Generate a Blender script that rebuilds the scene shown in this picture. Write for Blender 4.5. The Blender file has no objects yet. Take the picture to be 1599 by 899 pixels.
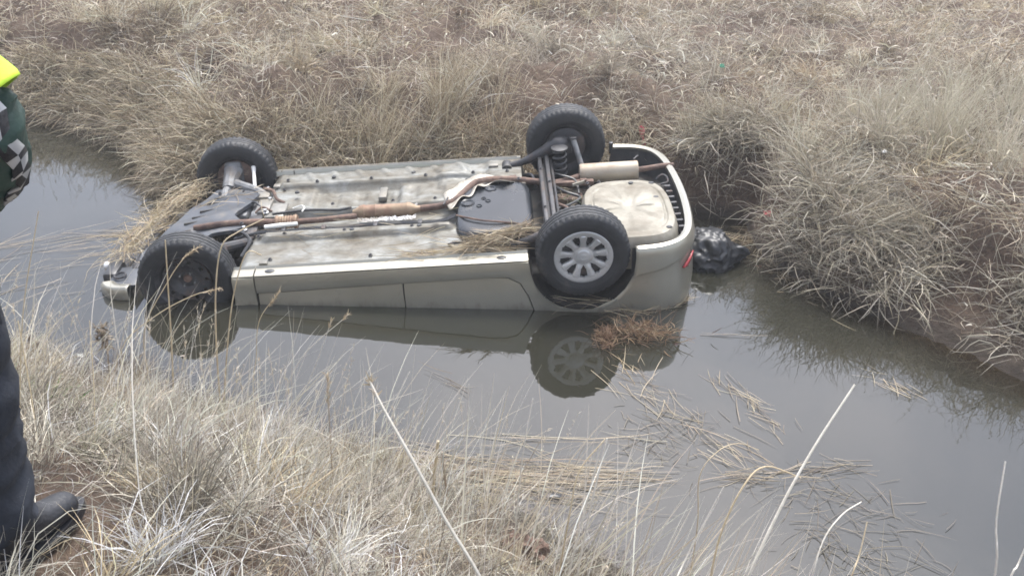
import bpy, bmesh, math, random
import numpy as np
from mathutils import Vector, Matrix, noise as mnoise

random.seed(7)
RNG = np.random.default_rng(11)
scene = bpy.context.scene
COL = scene.collection
PI = math.pi

# ------------------------------------------------------------------ camera
CF, CH, CP, CR = 1489.2, 3.0388, 0.4986, 0.0393      # focal (px of a 1599 wide frame), height, pitch, roll
fw = Vector((0, math.cos(CP), -math.sin(CP)))
rt = Vector((1, 0, 0)); up = rt.cross(fw)
rt2 = rt * math.cos(CR) + up * math.sin(CR)
up2 = rt2.cross(fw)
cam_d = bpy.data.cameras.new('camera')
cam = bpy.data.objects.new('camera', cam_d); COL.objects.link(cam)
m = Matrix((rt2, up2, -fw)).transposed().to_4x4(); m.translation = Vector((0, 0, CH))
cam.matrix_world = m
cam_d.sensor_width = 36; cam_d.lens = 36 * CF / 1599
cam_d.clip_start = 0.05; cam_d.clip_end = 3000
scene.camera = cam

def ray(px, py):
    return fw + rt2 * ((px - 799.5) / CF) - up2 * ((py - 449.5) / CF)
def at_z(px, py, z):
    d = ray(px, py); t = (z - CH) / d.z
    return Vector((0, 0, CH)) + d * t
def at_y(px, py, y):
    d = ray(px, py); return Vector((0, 0, CH)) + d * (y / d.y)

# ------------------------------------------------------------------ sky and sun
SUN_EL, SUN_AZ = math.radians(66), math.radians(12)      # azimuth from +Y towards +X
w = bpy.data.worlds.new('World'); scene.world = w; w.use_nodes = True
nt = w.node_tree; nt.nodes.clear()
out = nt.nodes.new('ShaderNodeOutputWorld'); bg = nt.nodes.new('ShaderNodeBackground')
sky = nt.nodes.new('ShaderNodeTexSky'); sky.sky_type = 'NISHITA'; sky.sun_disc = False
sky.sun_elevation = SUN_EL; sky.sun_rotation = SUN_AZ
sky.dust_density = 4.0; sky.air_density = 1.0
hsv = nt.nodes.new('ShaderNodeHueSaturation'); hsv.inputs['Saturation'].default_value = 0.50
tc = nt.nodes.new('ShaderNodeTexCoord'); nz = nt.nodes.new('ShaderNodeTexNoise')
nz.inputs['Scale'].default_value = 3.0; nz.inputs['Detail'].default_value = 5
rmp = nt.nodes.new('ShaderNodeValToRGB')
rmp.color_ramp.elements[0].position = .35; rmp.color_ramp.elements[0].color = (.76, .79, .86, 1)
rmp.color_ramp.elements[1].position = .68; rmp.color_ramp.elements[1].color = (1.2, 1.16, 1.13, 1)
mul = nt.nodes.new('ShaderNodeMix'); mul.data_type = 'RGBA'; mul.blend_type = 'MULTIPLY'; mul.inputs[0].default_value = 1
nt.links.new(tc.outputs['Generated'], nz.inputs['Vector']); nt.links.new(nz.outputs['Fac'], rmp.inputs['Fac'])
nt.links.new(sky.outputs['Color'], hsv.inputs['Color'])
nt.links.new(hsv.outputs['Color'], mul.inputs[6]); nt.links.new(rmp.outputs['Color'], mul.inputs[7])
nt.links.new(mul.outputs[2], bg.inputs['Color']); bg.inputs['Strength'].default_value = 0.15
nt.links.new(bg.outputs['Background'], out.inputs['Surface'])
sd = bpy.data.lights.new('sun', 'SUN'); sd.energy = 1.3; sd.angle = math.radians(14); sd.color = (1, .985, .93)
sun = bpy.data.objects.new('sun', sd); COL.objects.link(sun)
sdir = Vector((math.sin(SUN_AZ) * math.cos(SUN_EL), math.cos(SUN_AZ) * math.cos(SUN_EL), math.sin(SUN_EL)))
sun.rotation_euler = sdir.to_track_quat('Z', 'Y').to_euler(); sun.location = sdir * 30
vs = scene.view_settings; vs.view_transform = 'Standard'; vs.look = 'None'; vs.gamma = 1; vs.use_curve_mapping = False
vs.exposure = 1.40
try: scene.cycles.filter_width = 1.7
except Exception: pass

# ------------------------------------------------------------------ helpers
def tag(o, label=None, cat=None, group=None, kind=None):
    if label: o['label'] = label
    if cat: o['category'] = cat
    if group: o['group'] = group
    if kind: o['kind'] = kind
    return o
def link(name, me, mat=None, parent=None, smooth=True):
    o = bpy.data.objects.new(name, me); COL.objects.link(o)
    if mat: me.materials.append(mat)
    if parent: o.parent = parent
    if smooth:
        me.polygons.foreach_set('use_smooth', [True] * len(me.polygons))
    return o
def finish(name, bm, mat, parent=None, smooth=True, sharp=35):
    bmesh.ops.recalc_face_normals(bm, faces=bm.faces[:])
    me = bpy.data.meshes.new(name); bm.to_mesh(me); bm.free()
    o = link(name, me, mat, parent, smooth)
    if smooth: me.set_sharp_from_angle(angle=math.radians(sharp))
    return o
def empty(name, loc=(0, 0, 0), rot=(0, 0, 0), parent=None):
    o = bpy.data.objects.new(name, None); COL.objects.link(o)
    o.location = loc; o.rotation_euler = rot; o.empty_display_size = .2
    if parent: o.parent = parent
    return o
def nodemat(name):
    mt = bpy.data.materials.new(name); mt.use_nodes = True
    n = mt.node_tree; b = n.nodes['Principled BSDF']
    return mt, n, b
def mat(name, c1, c2=None, rough=.6, metal=0., scale=8., detail=6., bump=0., coat=0., spec=.5, dust=None, dustamt=.0, r2=None, bscale=None):
    """two tone noise material with optional dust lying on surfaces and fine relief"""
    mt, n, b = nodemat(name); L = n.links
    co = n.nodes.new('ShaderNodeTexCoord')
    nz = n.nodes.new('ShaderNodeTexNoise'); nz.inputs['Scale'].default_value = scale; nz.inputs['Detail'].default_value = detail
    nz.inputs['Roughness'].default_value = .62
    L.new(co.outputs['Object'], nz.inputs['Vector'])
    rp = n.nodes.new('ShaderNodeValToRGB')
    rp.color_ramp.elements[0].position = .35; rp.color_ramp.elements[1].position = .65
    rp.color_ramp.elements[0].color = (*c1, 1); rp.color_ramp.elements[1].color = (*(c2 or c1), 1)
    L.new(nz.outputs['Fac'], rp.inputs['Fac']); col = rp.outputs['Color']
    b.inputs['Roughness'].default_value = rough; b.inputs['Metallic'].default_value = metal
    b.inputs['Coat Weight'].default_value = coat; b.inputs['Coat Roughness'].default_value = .15
    b.inputs['Specular IOR Level'].default_value = spec
    if dust:
        n2 = n.nodes.new('ShaderNodeTexNoise'); n2.inputs['Scale'].default_value = scale * .55; n2.inputs['Detail'].default_value = 9
        n2.inputs['Roughness'].default_value = .7
        mp = n.nodes.new('ShaderNodeMapping'); mp.inputs['Location'].default_value = (3.1, 1.7, 5.2)
        L.new(co.outputs['Object'], mp.inputs['Vector']); L.new(mp.outputs['Vector'], n2.inputs['Vector'])
        r3 = n.nodes.new('ShaderNodeMapRange'); r3.inputs['From Min'].default_value = .62 - dustamt * .4; r3.inputs['From Max'].default_value = .80 - dustamt * .3
        L.new(n2.outputs['Fac'], r3.inputs['Value'])
        mx = n.nodes.new('ShaderNodeMix'); mx.data_type = 'RGBA'
        L.new(r3.outputs['Result'], mx.inputs[0]); L.new(col, mx.inputs[6]); mx.inputs[7].default_value = (*dust, 1)
        col = mx.outputs[2]
        mr = n.nodes.new('ShaderNodeMapRange'); mr.inputs['To Min'].default_value = rough; mr.inputs['To Max'].default_value = .9
        L.new(r3.outputs['Result'], mr.inputs['Value']); L.new(mr.outputs['Result'], b.inputs['Roughness'])
        if metal:
            mm = n.nodes.new('ShaderNodeMapRange'); mm.inputs['To Min'].default_value = metal; mm.inputs['To Max'].default_value = 0
            L.new(r3.outputs['Result'], mm.inputs['Value']); L.new(mm.outputs['Result'], b.inputs['Metallic'])
    L.new(col, b.inputs['Base Color'])
    if bump:
        n3 = n.nodes.new('ShaderNodeTexNoise'); n3.inputs['Scale'].default_value = bscale or scale * 5; n3.inputs['Detail'].default_value = 6
        L.new(co.outputs['Object'], n3.inputs['Vector'])
        bp = n.nodes.new('ShaderNodeBump'); bp.inputs['Strength'].default_value = bump; bp.inputs['Distance'].default_value = .01
        L.new(n3.outputs['Fac'], bp.inputs['Height']); L.new(bp.outputs['Normal'], b.inputs['Normal'])
    return mt

DUST = (.30, .26, .20)
M = {}
M['paint'] = mat('champagne_paint', (.37, .355, .295), (.41, .395, .335), rough=.30, metal=.62, scale=2.5, coat=.35, dust=DUST, dustamt=.10)
def mud_line(mt):
    n = mt.node_tree; L = n.links; b = n.nodes['Principled BSDF']; src = b.inputs['Base Color'].links[0].from_socket
    co = n.nodes.new('ShaderNodeTexCoord'); sp = n.nodes.new('ShaderNodeSeparateXYZ'); L.new(co.outputs['Object'], sp.inputs[0])
    ma = n.nodes.new('ShaderNodeMath'); ma.operation = 'MULTIPLY_ADD'; ma.inputs[1].default_value = .0886; L.new(sp.outputs['X'], ma.inputs[0]); L.new(sp.outputs['Z'], ma.inputs[2])   # height above the water, roughly
    mr = n.nodes.new('ShaderNodeMapRange'); mr.inputs['From Min'].default_value = -.21; mr.inputs['From Max'].default_value = -.33; L.new(ma.outputs[0], mr.inputs['Value'])
    mp = n.nodes.new('ShaderNodeMapping'); mp.inputs['Scale'].default_value = (3.5, 1, 1.6); L.new(co.outputs['Object'], mp.inputs['Vector'])
    nz = n.nodes.new('ShaderNodeTexNoise'); nz.inputs['Scale'].default_value = 4; nz.inputs['Detail'].default_value = 9; nz.inputs['Roughness'].default_value = .7; L.new(mp.outputs['Vector'], nz.inputs['Vector'])
    m2 = n.nodes.new('ShaderNodeMath'); m2.operation = 'ADD'; L.new(nz.outputs['Fac'], m2.inputs[0]); m3 = n.nodes.new('ShaderNodeMath'); m3.operation = 'MULTIPLY'; m3.inputs[1].default_value = .42; L.new(mr.outputs['Result'], m3.inputs[0]); L.new(m3.outputs[0], m2.inputs[1])
    m4 = n.nodes.new('ShaderNodeMapRange'); m4.inputs['From Min'].default_value = .62; m4.inputs['From Max'].default_value = 1.0; m4.inputs['To Max'].default_value = .75; L.new(m2.outputs[0], m4.inputs['Value'])
    mx = n.nodes.new('ShaderNodeMix'); mx.data_type = 'RGBA'; L.new(m4.outputs['Result'], mx.inputs[0]); L.new(src, mx.inputs[6]); mx.inputs[7].default_value = (.15, .125, .095, 1)
    L.new(mx.outputs[2], b.inputs['Base Color'])
mud_line(M['paint'])
M['floor'] = mat('dusty_floor_paint', (.15, .145, .125), (.31, .305, .285), rough=.42, metal=.25, scale=5, bump=.12, dust=(.23, .20, .155), dustamt=.35)
def floor_material():
    mt, n, b = nodemat('grimy_floor_pan'); L = n.links; co = n.nodes.new('ShaderNodeTexCoord')
    mp = n.nodes.new('ShaderNodeMapping'); mp.inputs['Scale'].default_value = (1.0, 2.0, 1); L.new(co.outputs['Object'], mp.inputs['Vector'])
    def nz(sc, det, v): 
        t = n.nodes.new('ShaderNodeTexNoise'); t.inputs['Scale'].default_value = sc; t.inputs['Detail'].default_value = det; t.inputs['Roughness'].default_value = .68; L.new(v, t.inputs['Vector']); return t.outputs['Fac']
    def rp(f, st):
        r_ = n.nodes.new('ShaderNodeValToRGB'); e = r_.color_ramp.elements; e[0].position, e[0].color = st[0][0], (*st[0][1], 1); e[1].position, e[1].color = st[-1][0], (*st[-1][1], 1)
        for p_, c_ in st[1:-1]: e.new(p_).color = (*c_, 1)
        L.new(f, r_.inputs['Fac']); return r_.outputs['Color']
    a_ = rp(nz(2.6, 9, mp.outputs['Vector']), [(.28, (.085, .073, .056)), (.41, (.15, .138, .112)), (.52, (.20, .198, .178)), (.62, (.265, .274, .265)), (.76, (.35, .37, .372))])
    c2 = rp(nz(11, 8, mp.outputs['Vector']), [(.36, (.42, .38, .33)), (.52, (1, 1, 1)), (.75, (1.12, 1.1, 1.08))])
    mx = n.nodes.new('ShaderNodeMix'); mx.data_type = 'RGBA'; mx.blend_type = 'MULTIPLY'; mx.inputs[0].default_value = .50
    L.new(a_, mx.inputs[6]); L.new(c2, mx.inputs[7]); L.new(mx.outputs[2], b.inputs['Base Color'])
    mr = n.nodes.new('ShaderNodeMapRange'); mr.inputs['From Min'].default_value = .35; mr.inputs['From Max'].default_value = .65; mr.inputs['To Min'].default_value = .85; mr.inputs['To Max'].default_value = .38
    L.new(nz(3.7, 8, mp.outputs['Vector']), mr.inputs['Value']); L.new(mr.outputs['Result'], b.inputs['Roughness']); b.inputs['Metallic'].default_value = .35
    bp = n.nodes.new('ShaderNodeBump'); bp.inputs['Strength'].default_value = .35; bp.inputs['Distance'].default_value = .006; L.new(nz(40, 6, co.outputs['Object']), bp.inputs['Height']); L.new(bp.outputs['Normal'], b.inputs['Normal'])
    return mt
M['pan'] = floor_material()
M['well'] = mat('cream_pan_paint', (.23, .215, .17), (.32, .30, .25), rough=.5, metal=.1, scale=4, bump=.08, dust=(.17, .145, .11), dustamt=.42)
M['rubber'] = mat('tyre_rubber', (.013, .015, .018), (.025, .027, .031), rough=.58, scale=14, bump=.1, dust=(.11, .10, .085), dustamt=.16)
M['steel'] = mat('dark_steel', (.035, .036, .040), (.07, .07, .075), rough=.5, metal=.3, scale=12, bump=.15, dust=(.13, .085, .06), dustamt=.22)
M['greysteel'] = mat('grey_cast_metal', (.14, .145, .15), (.26, .265, .27), rough=.6, metal=.25, scale=14, bump=.2, dust=(.20, .16, .12), dustamt=.25)
M['silver'] = mat('silver_hubcap', (.48, .49, .495), (.60, .61, .615), rough=.34, metal=.45, scale=6, dust=(.24, .22, .18), dustamt=.12)
M['bright'] = mat('bright_steel', (.68, .69, .69), (.8, .8, .8), rough=.25, metal=.9, scale=10)
M['rust'] = mat('rusty_pipe', (.085, .058, .050), (.19, .12, .09), rough=.75, metal=.2, scale=14, bump=.4, dust=(.30, .22, .17), dustamt=.25)
M['rustcat'] = mat('rusty_converter', (.22, .14, .10), (.32, .24, .16), rough=.6, metal=.3, scale=9, bump=.3, dust=(.24, .13, .09), dustamt=.3)
M['muffler'] = mat('scorched_muffler', (.36, .31, .24), (.43, .38, .31), rough=.5, metal=.35, scale=4, bump=.15, dust=(.27, .15, .09), dustamt=.42)
M['shield'] = mat('aluminium_heat_shield', (.34, .31, .26), (.50, .47, .41), rough=.45, metal=.45, scale=9, bump=.5, dust=(.30, .26, .20), dustamt=.25)
M['foil'] = mat('crinkled_foil', (.50, .51, .52), (.8, .8, .8), rough=.25, metal=.8, scale=10, dust=(.25, .22, .18), dustamt=.5, bump=1.2, bscale=90)
M['plastic'] = mat('black_plastic', (.026, .028, .031), (.05, .052, .056), rough=.36, scale=8, bump=.1, dust=(.14, .13, .11), dustamt=.18)
M['tray'] = mat('undertray_plastic', (.055, .062, .072), (.095, .102, .115), rough=.36, scale=6, bump=.1, dust=(.20, .18, .15), dustamt=.15)
M['tank'] = mat('black_tank_plastic', (.012, .015, .019), (.022, .026, .032), rough=.26, scale=5, bump=.05, dust=(.12, .11, .10), dustamt=.08)
M['cavity'] = mat('grimy_inner_metal', (.018, .018, .018), (.05, .046, .04), rough=.75, scale=9, bump=.3, dust=(.10, .08, .06), dustamt=.2)
M['white'] = mat('white_plastic', (.72, .72, .68), (.8, .8, .77), rough=.4, scale=8, dust=DUST, dustamt=.05)
M['glass'] = mat('dark_window_glass', (.02, .025, .025), rough=.05, scale=3)
M['red'] = mat('red_reflector', (.38, .03, .035), (.48, .045, .05), rough=.25, scale=20, coat=.5)
M['lamp'] = mat('clear_lamp_glass', (.62, .64, .66), (.8, .82, .84), rough=.12, metal=.3, scale=9)
M['bag'] = mat('black_bin_liner', (.011, .013, .016), (.02, .023, .028), rough=.42, scale=6, bump=.5, bscale=18, spec=.6)

# numpy value noise
_lat = RNG.random((256, 256))
def vn(x, y, s=1., o=0):
    x = np.asarray(x, float) * s + 37.7 + o * 13.3; y = np.asarray(y, float) * s + 91.1 + o * 7.9
    xi = np.floor(x).astype(int); yi = np.floor(y).astype(int); fx = x - xi; fy = y - yi
    fx = fx * fx * (3 - 2 * fx); fy = fy * fy * (3 - 2 * fy)
    a = _lat[xi & 255, yi & 255]; b = _lat[(xi + 1) & 255, yi & 255]; c = _lat[xi & 255, (yi + 1) & 255]; d = _lat[(xi + 1) & 255, (yi + 1) & 255]
    return (a * (1 - fx) + b * fx) * (1 - fy) + (c * (1 - fx) + d * fx) * fy
def fbm(x, y, s=1., n=4, o=0):
    r = 0; t = 0; k = 1.
    for i in range(n): r = r + k * vn(x, y, s * 2 ** i, o + i); t += k; k *= .5
    return r / t
def sst(x, a, b):
    t = np.clip((x - a) / (b - a), 0, 1); return t * t * (3 - 2 * t)

# ------------------------------------------------------------------ terrain shape
FAR = np.array([(-60, 34), (-9, 10.4), (-6.4, 9.1), (-4.85, 8.5), (-4.05, 8.32), (-3.3, 7.74), (-2.9, 7.06), (-2.5, 6.85), (-1.0, 6.92), (.6, 6.98), (1.42, 6.98),
                (1.78, 6.86), (1.87, 6.2), (2.08, 5.7), (2.3, 5.4), (2.6, 5.1), (3.03, 4.72), (4.5, 3.9), (8, 2.0), (60, -24)], float)
NEAR = np.array([(-60, 29), (-8.5, 6.9), (-4.6, 5.2), (-2.9, 4.52), (-2.67, 4.5), (-2.0, 4.36), (-1.57, 4.1), (-1.02, 3.91), (-.6, 3.73), (-.08, 3.5), (.33, 3.2), (.6, 2.95),
                 (1.3, 2.5), (2.6, 1.85), (8, -1), (60, -28)], float)
def sdist(x, y, P, side):
    """signed distance to the polyline, positive on its far (+1) / near (-1) side"""
    x = np.asarray(x, float); y = np.asarray(y, float)
    best = np.full(x.shape, 1e9); sg = np.ones(x.shape)
    for i in range(len(P) - 1):
        ax, ay = P[i]; bx, by = P[i + 1]; dx, dy = bx - ax, by - ay; l2 = dx * dx + dy * dy
        t = np.clip(((x - ax) * dx + (y - ay) * dy) / l2, 0, 1)
        d = np.hypot(x - ax - t * dx, y - ay - t * dy)
        cr = dx * (y - ay) - dy * (x - ax)
        m_ = d < best; best = np.where(m_, d, best); sg = np.where(m_, np.sign(cr), sg)
    return best * sg * side
def ground(x, y):
    x = np.asarray(x, float); y = np.asarray(y, float)
    n1 = fbm(x, y, 1.3, 4) - .5; n2 = fbm(x, y, 5., 3, 5) - .5
    df = sdist(x, y, FAR, 1) + n1 * .25; dn = sdist(x, y, NEAR, -1) + n1 * .18
    right = sst(x, .6, 1.8)
    zf_r = .56 * sst(df, -.01, .26) + .06 * sst(df, .3, 1.0) + .16 * sst(df, .8, 4)
    zf_l = .72 * sst(df, -.06, 1.05) + .22 * sst(df, .8, 4)
    # lower bare slope in the right foreground of the far bank
    low = sst(x, 2.1, 2.8)
    zf_low = .13 * sst(df, 0, .42) + .50 * sst(df, .40, .72) + .14 * sst(df, .8, 4)
    zf = zf_l * (1 - right) + right * (zf_r * (1 - low) + zf_low * low)
    n3 = np.abs(fbm(x, y, 2.6, 2, 9) - .5)
    zf = zf + np.clip(df - 4, 0, 30) * .018 + (n1 * .34 + n2 * .16 - n3 * .30 + .04) * sst(df, .05, .9)
    zn = 1.36 * sst(dn, -.12, 2.15) ** .92 + (n1 * .12 + n2 * .06) * sst(dn, .1, 1)
    zw = -.85 * sst(-np.maximum(df, dn), -.02, .9) + n2 * .03
    return np.where(df > 0, zf, np.where(dn > 0, zn, np.minimum(zw, 0)))

def axis(a, b, step, far, n):
    mid = np.arange(a, b + step / 2, step)
    g = np.geomspace(step, far, n)
    return np.concatenate([(a - np.cumsum(g))[::-1], mid, b + np.cumsum(g)])
XS = axis(-8.5, 9.5, .07, 110, 26); YS = axis(-.5, 15.5, .07, 110, 26)
GX, GY = np.meshgrid(XS, YS)
GZ = ground(GX, GY)
def grid_mesh(name, X, Y, Z, keep=None):
    h, w_ = X.shape
    co = np.stack([X, Y, Z], -1).reshape(-1, 3)
    idx = np.arange(h * w_).reshape(h, w_)
    q = np.stack([idx[:-1, :-1], idx[:-1, 1:], idx[1:, 1:], idx[1:, :-1]], -1).reshape(-1, 4)
    if keep is not None: q = q[keep.reshape(-1)]
    return fast_mesh(name, co, q)
def fast_mesh(name, co, faces):
    me = bpy.data.meshes.new(name); nf, k = faces.shape
    me.vertices.add(len(co)); me.vertices.foreach_set('co', co.astype(np.float32).ravel())
    me.loops.add(nf * k); me.loops.foreach_set('vertex_index', faces.astype(np.int32).ravel())
    me.polygons.add(nf); me.polygons.foreach_set('loop_start', np.arange(0, nf * k, k, dtype=np.int32))
    me.update(calc_edges=True); return me

# soil material
sm, n, b = nodemat('red_brown_soil'); L = n.links
co = n.nodes.new('ShaderNodeTexCoord')
def noisetex(n, L, vec, scale, det=6, rough=.6):
    t = n.nodes.new('ShaderNodeTexNoise'); t.inputs['Scale'].default_value = scale; t.inputs['Detail'].default_value = det
    t.inputs['Roughness'].default_value = rough; L.new(vec, t.inputs['Vector']); return t.outputs['Fac']
def ramp(n, L, fac, stops):
    r = n.nodes.new('ShaderNodeValToRGB'); e = r.color_ramp.elements
    e[0].position, e[0].color = stops[0][0], (*stops[0][1], 1); e[1].position, e[1].color = stops[-1][0], (*stops[-1][1], 1)
    for p_, c_ in stops[1:-1]:
        q = e.new(p_); q.color = (*c_, 1)
    L.new(fac, r.inputs['Fac']); return r.outputs['Color']
c_a = ramp(n, L, noisetex(n, L, co.outputs['Object'], 1.6, 8, .7), [(.3, (.085, .058, .043)), (.5, (.14, .098, .072)), (.7, (.23, .18, .13))])
c_b = ramp(n, L, noisetex(n, L, co.outputs['Object'], 45, 5, .7), [(.3, (.55, .55, .55)), (.7, (1.25, 1.2, 1.15))])
mx = n.nodes.new('ShaderNodeMix'); mx.data_type = 'RGBA'; mx.blend_type = 'MULTIPLY'; mx.inputs[0].default_value = 1
L.new(c_a, mx.inputs[6]); L.new(c_b, mx.inputs[7]); L.new(mx.outputs[2], b.inputs['Base Color'])
b.inputs['Roughness'].default_value = .9
ge = n.nodes.new('ShaderNodeNewGeometry'); sx = n.nodes.new('ShaderNodeSeparateXYZ'); L.new(ge.outputs['Position'], sx.inputs[0])
wn_ = n.nodes.new('ShaderNodeMath'); wn_.operation = 'MULTIPLY_ADD'; wn_.inputs[1].default_value = -.12; L.new(noisetex(n, L, co.outputs['Object'], 6, 5, .6), wn_.inputs[0]); L.new(sx.outputs['Z'], wn_.inputs[2])
wr_ = n.nodes.new('ShaderNodeMapRange'); wr_.inputs['From Min'].default_value = -.05; wr_.inputs['From Max'].default_value = .05; L.new(wn_.outputs[0], wr_.inputs['Value'])
wm_ = n.nodes.new('ShaderNodeMix'); wm_.data_type = 'RGBA'; L.new(wr_.outputs['Result'], wm_.inputs[0]); wm_.inputs[6].default_value = (.045, .034, .025, 1); L.new(mx.outputs[2], wm_.inputs[7]); L.new(wm_.outputs[2], b.inputs['Base Color'])
wq_ = n.nodes.new('ShaderNodeMapRange'); wq_.inputs['To Min'].default_value = .35; wq_.inputs['To Max'].default_value = .92; L.new(wr_.outputs['Result'], wq_.inputs['Value']); L.new(wq_.outputs['Result'], b.inputs['Roughness'])
bp = n.nodes.new('ShaderNodeBump'); bp.inputs['Distance'].default_value = .05; bp.inputs['Strength'].default_value = 1.0
L.new(noisetex(n, L, co.outputs['Object'], 22, 8, .7), bp.inputs['Height']); L.new(bp.outputs['Normal'], b.inputs['Normal'])
g = link('ground', grid_mesh('ground', GX, GY, GZ), sm); tag(g, kind='structure')

# water
wm, n, b = nodemat('murky_ditch_water'); L = n.links; n.nodes.remove(b)
outn = n.nodes['Material Output']
at = n.nodes.new('ShaderNodeAttribute'); at.attribute_name = 'depth'
ex = n.nodes.new('ShaderNodeMath'); ex.operation = 'MULTIPLY'; ex.inputs[1].default_value = -9.0; L.new(at.outputs['Fac'], ex.inputs[0])
e2 = n.nodes.new('ShaderNodeMath'); e2.operation = 'EXPONENT'; L.new(ex.outputs[0], e2.inputs[0])
df_ = n.nodes.new('ShaderNodeBsdfDiffuse')
co = n.nodes.new('ShaderNodeTexCoord')
L.new(ramp(n, L, noisetex(n, L, co.outputs['Object'], .55, 4, .6), [(.3, (.018, .019, .014)), (.7, (.030, .028, .020))]), df_.inputs['Color'])
tr = n.nodes.new('ShaderNodeBsdfTransparent'); tr.inputs['Color'].default_value = (.80, .72, .58, 1)
m1 = n.nodes.new('ShaderNodeMixShader'); L.new(e2.outputs[0], m1.inputs[0]); L.new(df_.outputs[0], m1.inputs[1]); L.new(tr.outputs[0], m1.inputs[2])
bp = n.nodes.new('ShaderNodeBump'); bp.inputs['Strength'].default_value = .12; bp.inputs['Distance'].default_value = .01
L.new(noisetex(n, L, co.outputs['Object'], 5, 3, .5), bp.inputs['Height'])
gl = n.nodes.new('ShaderNodeBsdfGlossy'); gl.inputs['Roughness'].default_value = .025; gl.inputs['Color'].default_value = (.97, .98, 1, 1)
fr = n.nodes.new('ShaderNodeFresnel'); fr.inputs['IOR'].default_value = 1.70
L.new(bp.outputs['Normal'], gl.inputs['Normal']); L.new(bp.outputs['Normal'], fr.inputs['Normal'])
m2 = n.nodes.new('ShaderNodeMixShader'); L.new(fr.outputs[0], m2.inputs[0]); L.new(m1.outputs[0], m2.inputs[1]); L.new(gl.outputs[0], m2.inputs[2])
L.new(m2.outputs[0], outn.inputs['Surface'])
low4 = np.minimum(np.minimum(GZ[:-1, :-1], GZ[1:, :-1]), np.minimum(GZ[:-1, 1:], GZ[1:, 1:])) < .02
wme = grid_mesh('water', GX, GY, np.zeros_like(GZ), low4)
a = wme.attributes.new('depth', 'FLOAT', 'POINT'); a.data.foreach_set('value', np.clip(-GZ, 0, 2).astype(np.float32).ravel())
wo = link('water', wme, wm); tag(wo, kind='structure')

# ------------------------------------------------------------------ mesh tools
def catmull(pts, k=6):
    pts = [Vector(p) for p in pts]
    if len(pts) < 3: return pts
    P = [2 * pts[0] - pts[1]] + pts + [2 * pts[-1] - pts[-2]]; o = []
    for i in range(1, len(P) - 2):
        for j in range(k):
            t = j / k; a, b_, c, d = P[i - 1], P[i], P[i + 1], P[i + 2]
            o.append(.5 * ((2 * b_) + (-a + c) * t + (2 * a - 5 * b_ + 4 * c - d) * t * t + (-a + 3 * b_ - 3 * c + d) * t ** 3))
    o.append(pts[-1]); return o
def tube(bm, pts, r, seg=10, smooth_k=0, caps=True):
    if smooth_k: pts = catmull(pts, smooth_k)
    pts = [Vector(p) for p in pts]; N = len(pts)
    if not hasattr(r, '__len__'): rs = [r] * N
    else: rs = [float(np.interp(i / (N - 1), np.linspace(0, 1, len(r)), r)) for i in range(N)]
    rings = []; nrm = None
    for i, p in enumerate(pts):
        t = (pts[min(i + 1, N - 1)] - pts[max(i - 1, 0)]).normalized()
        if nrm is None:
            nrm = t.orthogonal().normalized()
        nrm = (nrm - t * nrm.dot(t)).normalized(); bi = t.cross(nrm)
        rings.append([bm.verts.new(p + (nrm * math.cos(2 * PI * j / seg) + bi * math.sin(2 * PI * j / seg)) * rs[i]) for j in range(seg)])
    for a_, b_ in zip(rings, rings[1:]):
        for j in range(seg): bm.faces.new((a_[j], a_[(j + 1) % seg], b_[(j + 1) % seg], b_[j]))
    if caps: bm.faces.new(rings[0][::-1]); bm.faces.new(rings[-1])
def box(bm, c, s, rot=None, bev=.0):
    r = bmesh.ops.create_cube(bm, size=1)['verts']
    for v in r: v.co = Vector((v.co.x * s[0], v.co.y * s[1], v.co.z * s[2]))
    if bev:
        ed = list({e for v in r for e in v.link_edges})
        r2 = bmesh.ops.bevel(bm, geom=ed, offset=bev, segments=2, affect='EDGES', profile=.5)
        r = list({v for f in r2['faces'] for v in f.verts} | {v for v in r if v.is_valid})
    if rot is not None:
        for v in r: v.co = rot @ v.co
    for v in r: v.co += Vector(c)
def lathe(bm, prof, seg=48, axis='Y', c=(0, 0, 0), mod=None):
    """prof: (radius, t along axis)"""
    c = Vector(c); rings = []
    for k, (r, t) in enumerate(prof):
        ring = []
        for j in range(seg):
            a_ = 2 * PI * j / seg; rr = r if mod is None else mod(k, j, r)
            u, v_ = rr * math.cos(a_), rr * math.sin(a_)
            p = {'Y': Vector((u, t, v_)), 'X': Vector((t, u, v_)), 'Z': Vector((u, v_, t))}[axis]
            ring.append(bm.verts.new(c + p))
        rings.append(ring)
    for a_, b_ in zip(rings, rings[1:]):
        for j in range(seg): bm.faces.new((a_[j], a_[(j + 1) % seg], b_[(j + 1) % seg], b_[j]))
    return rings
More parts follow.
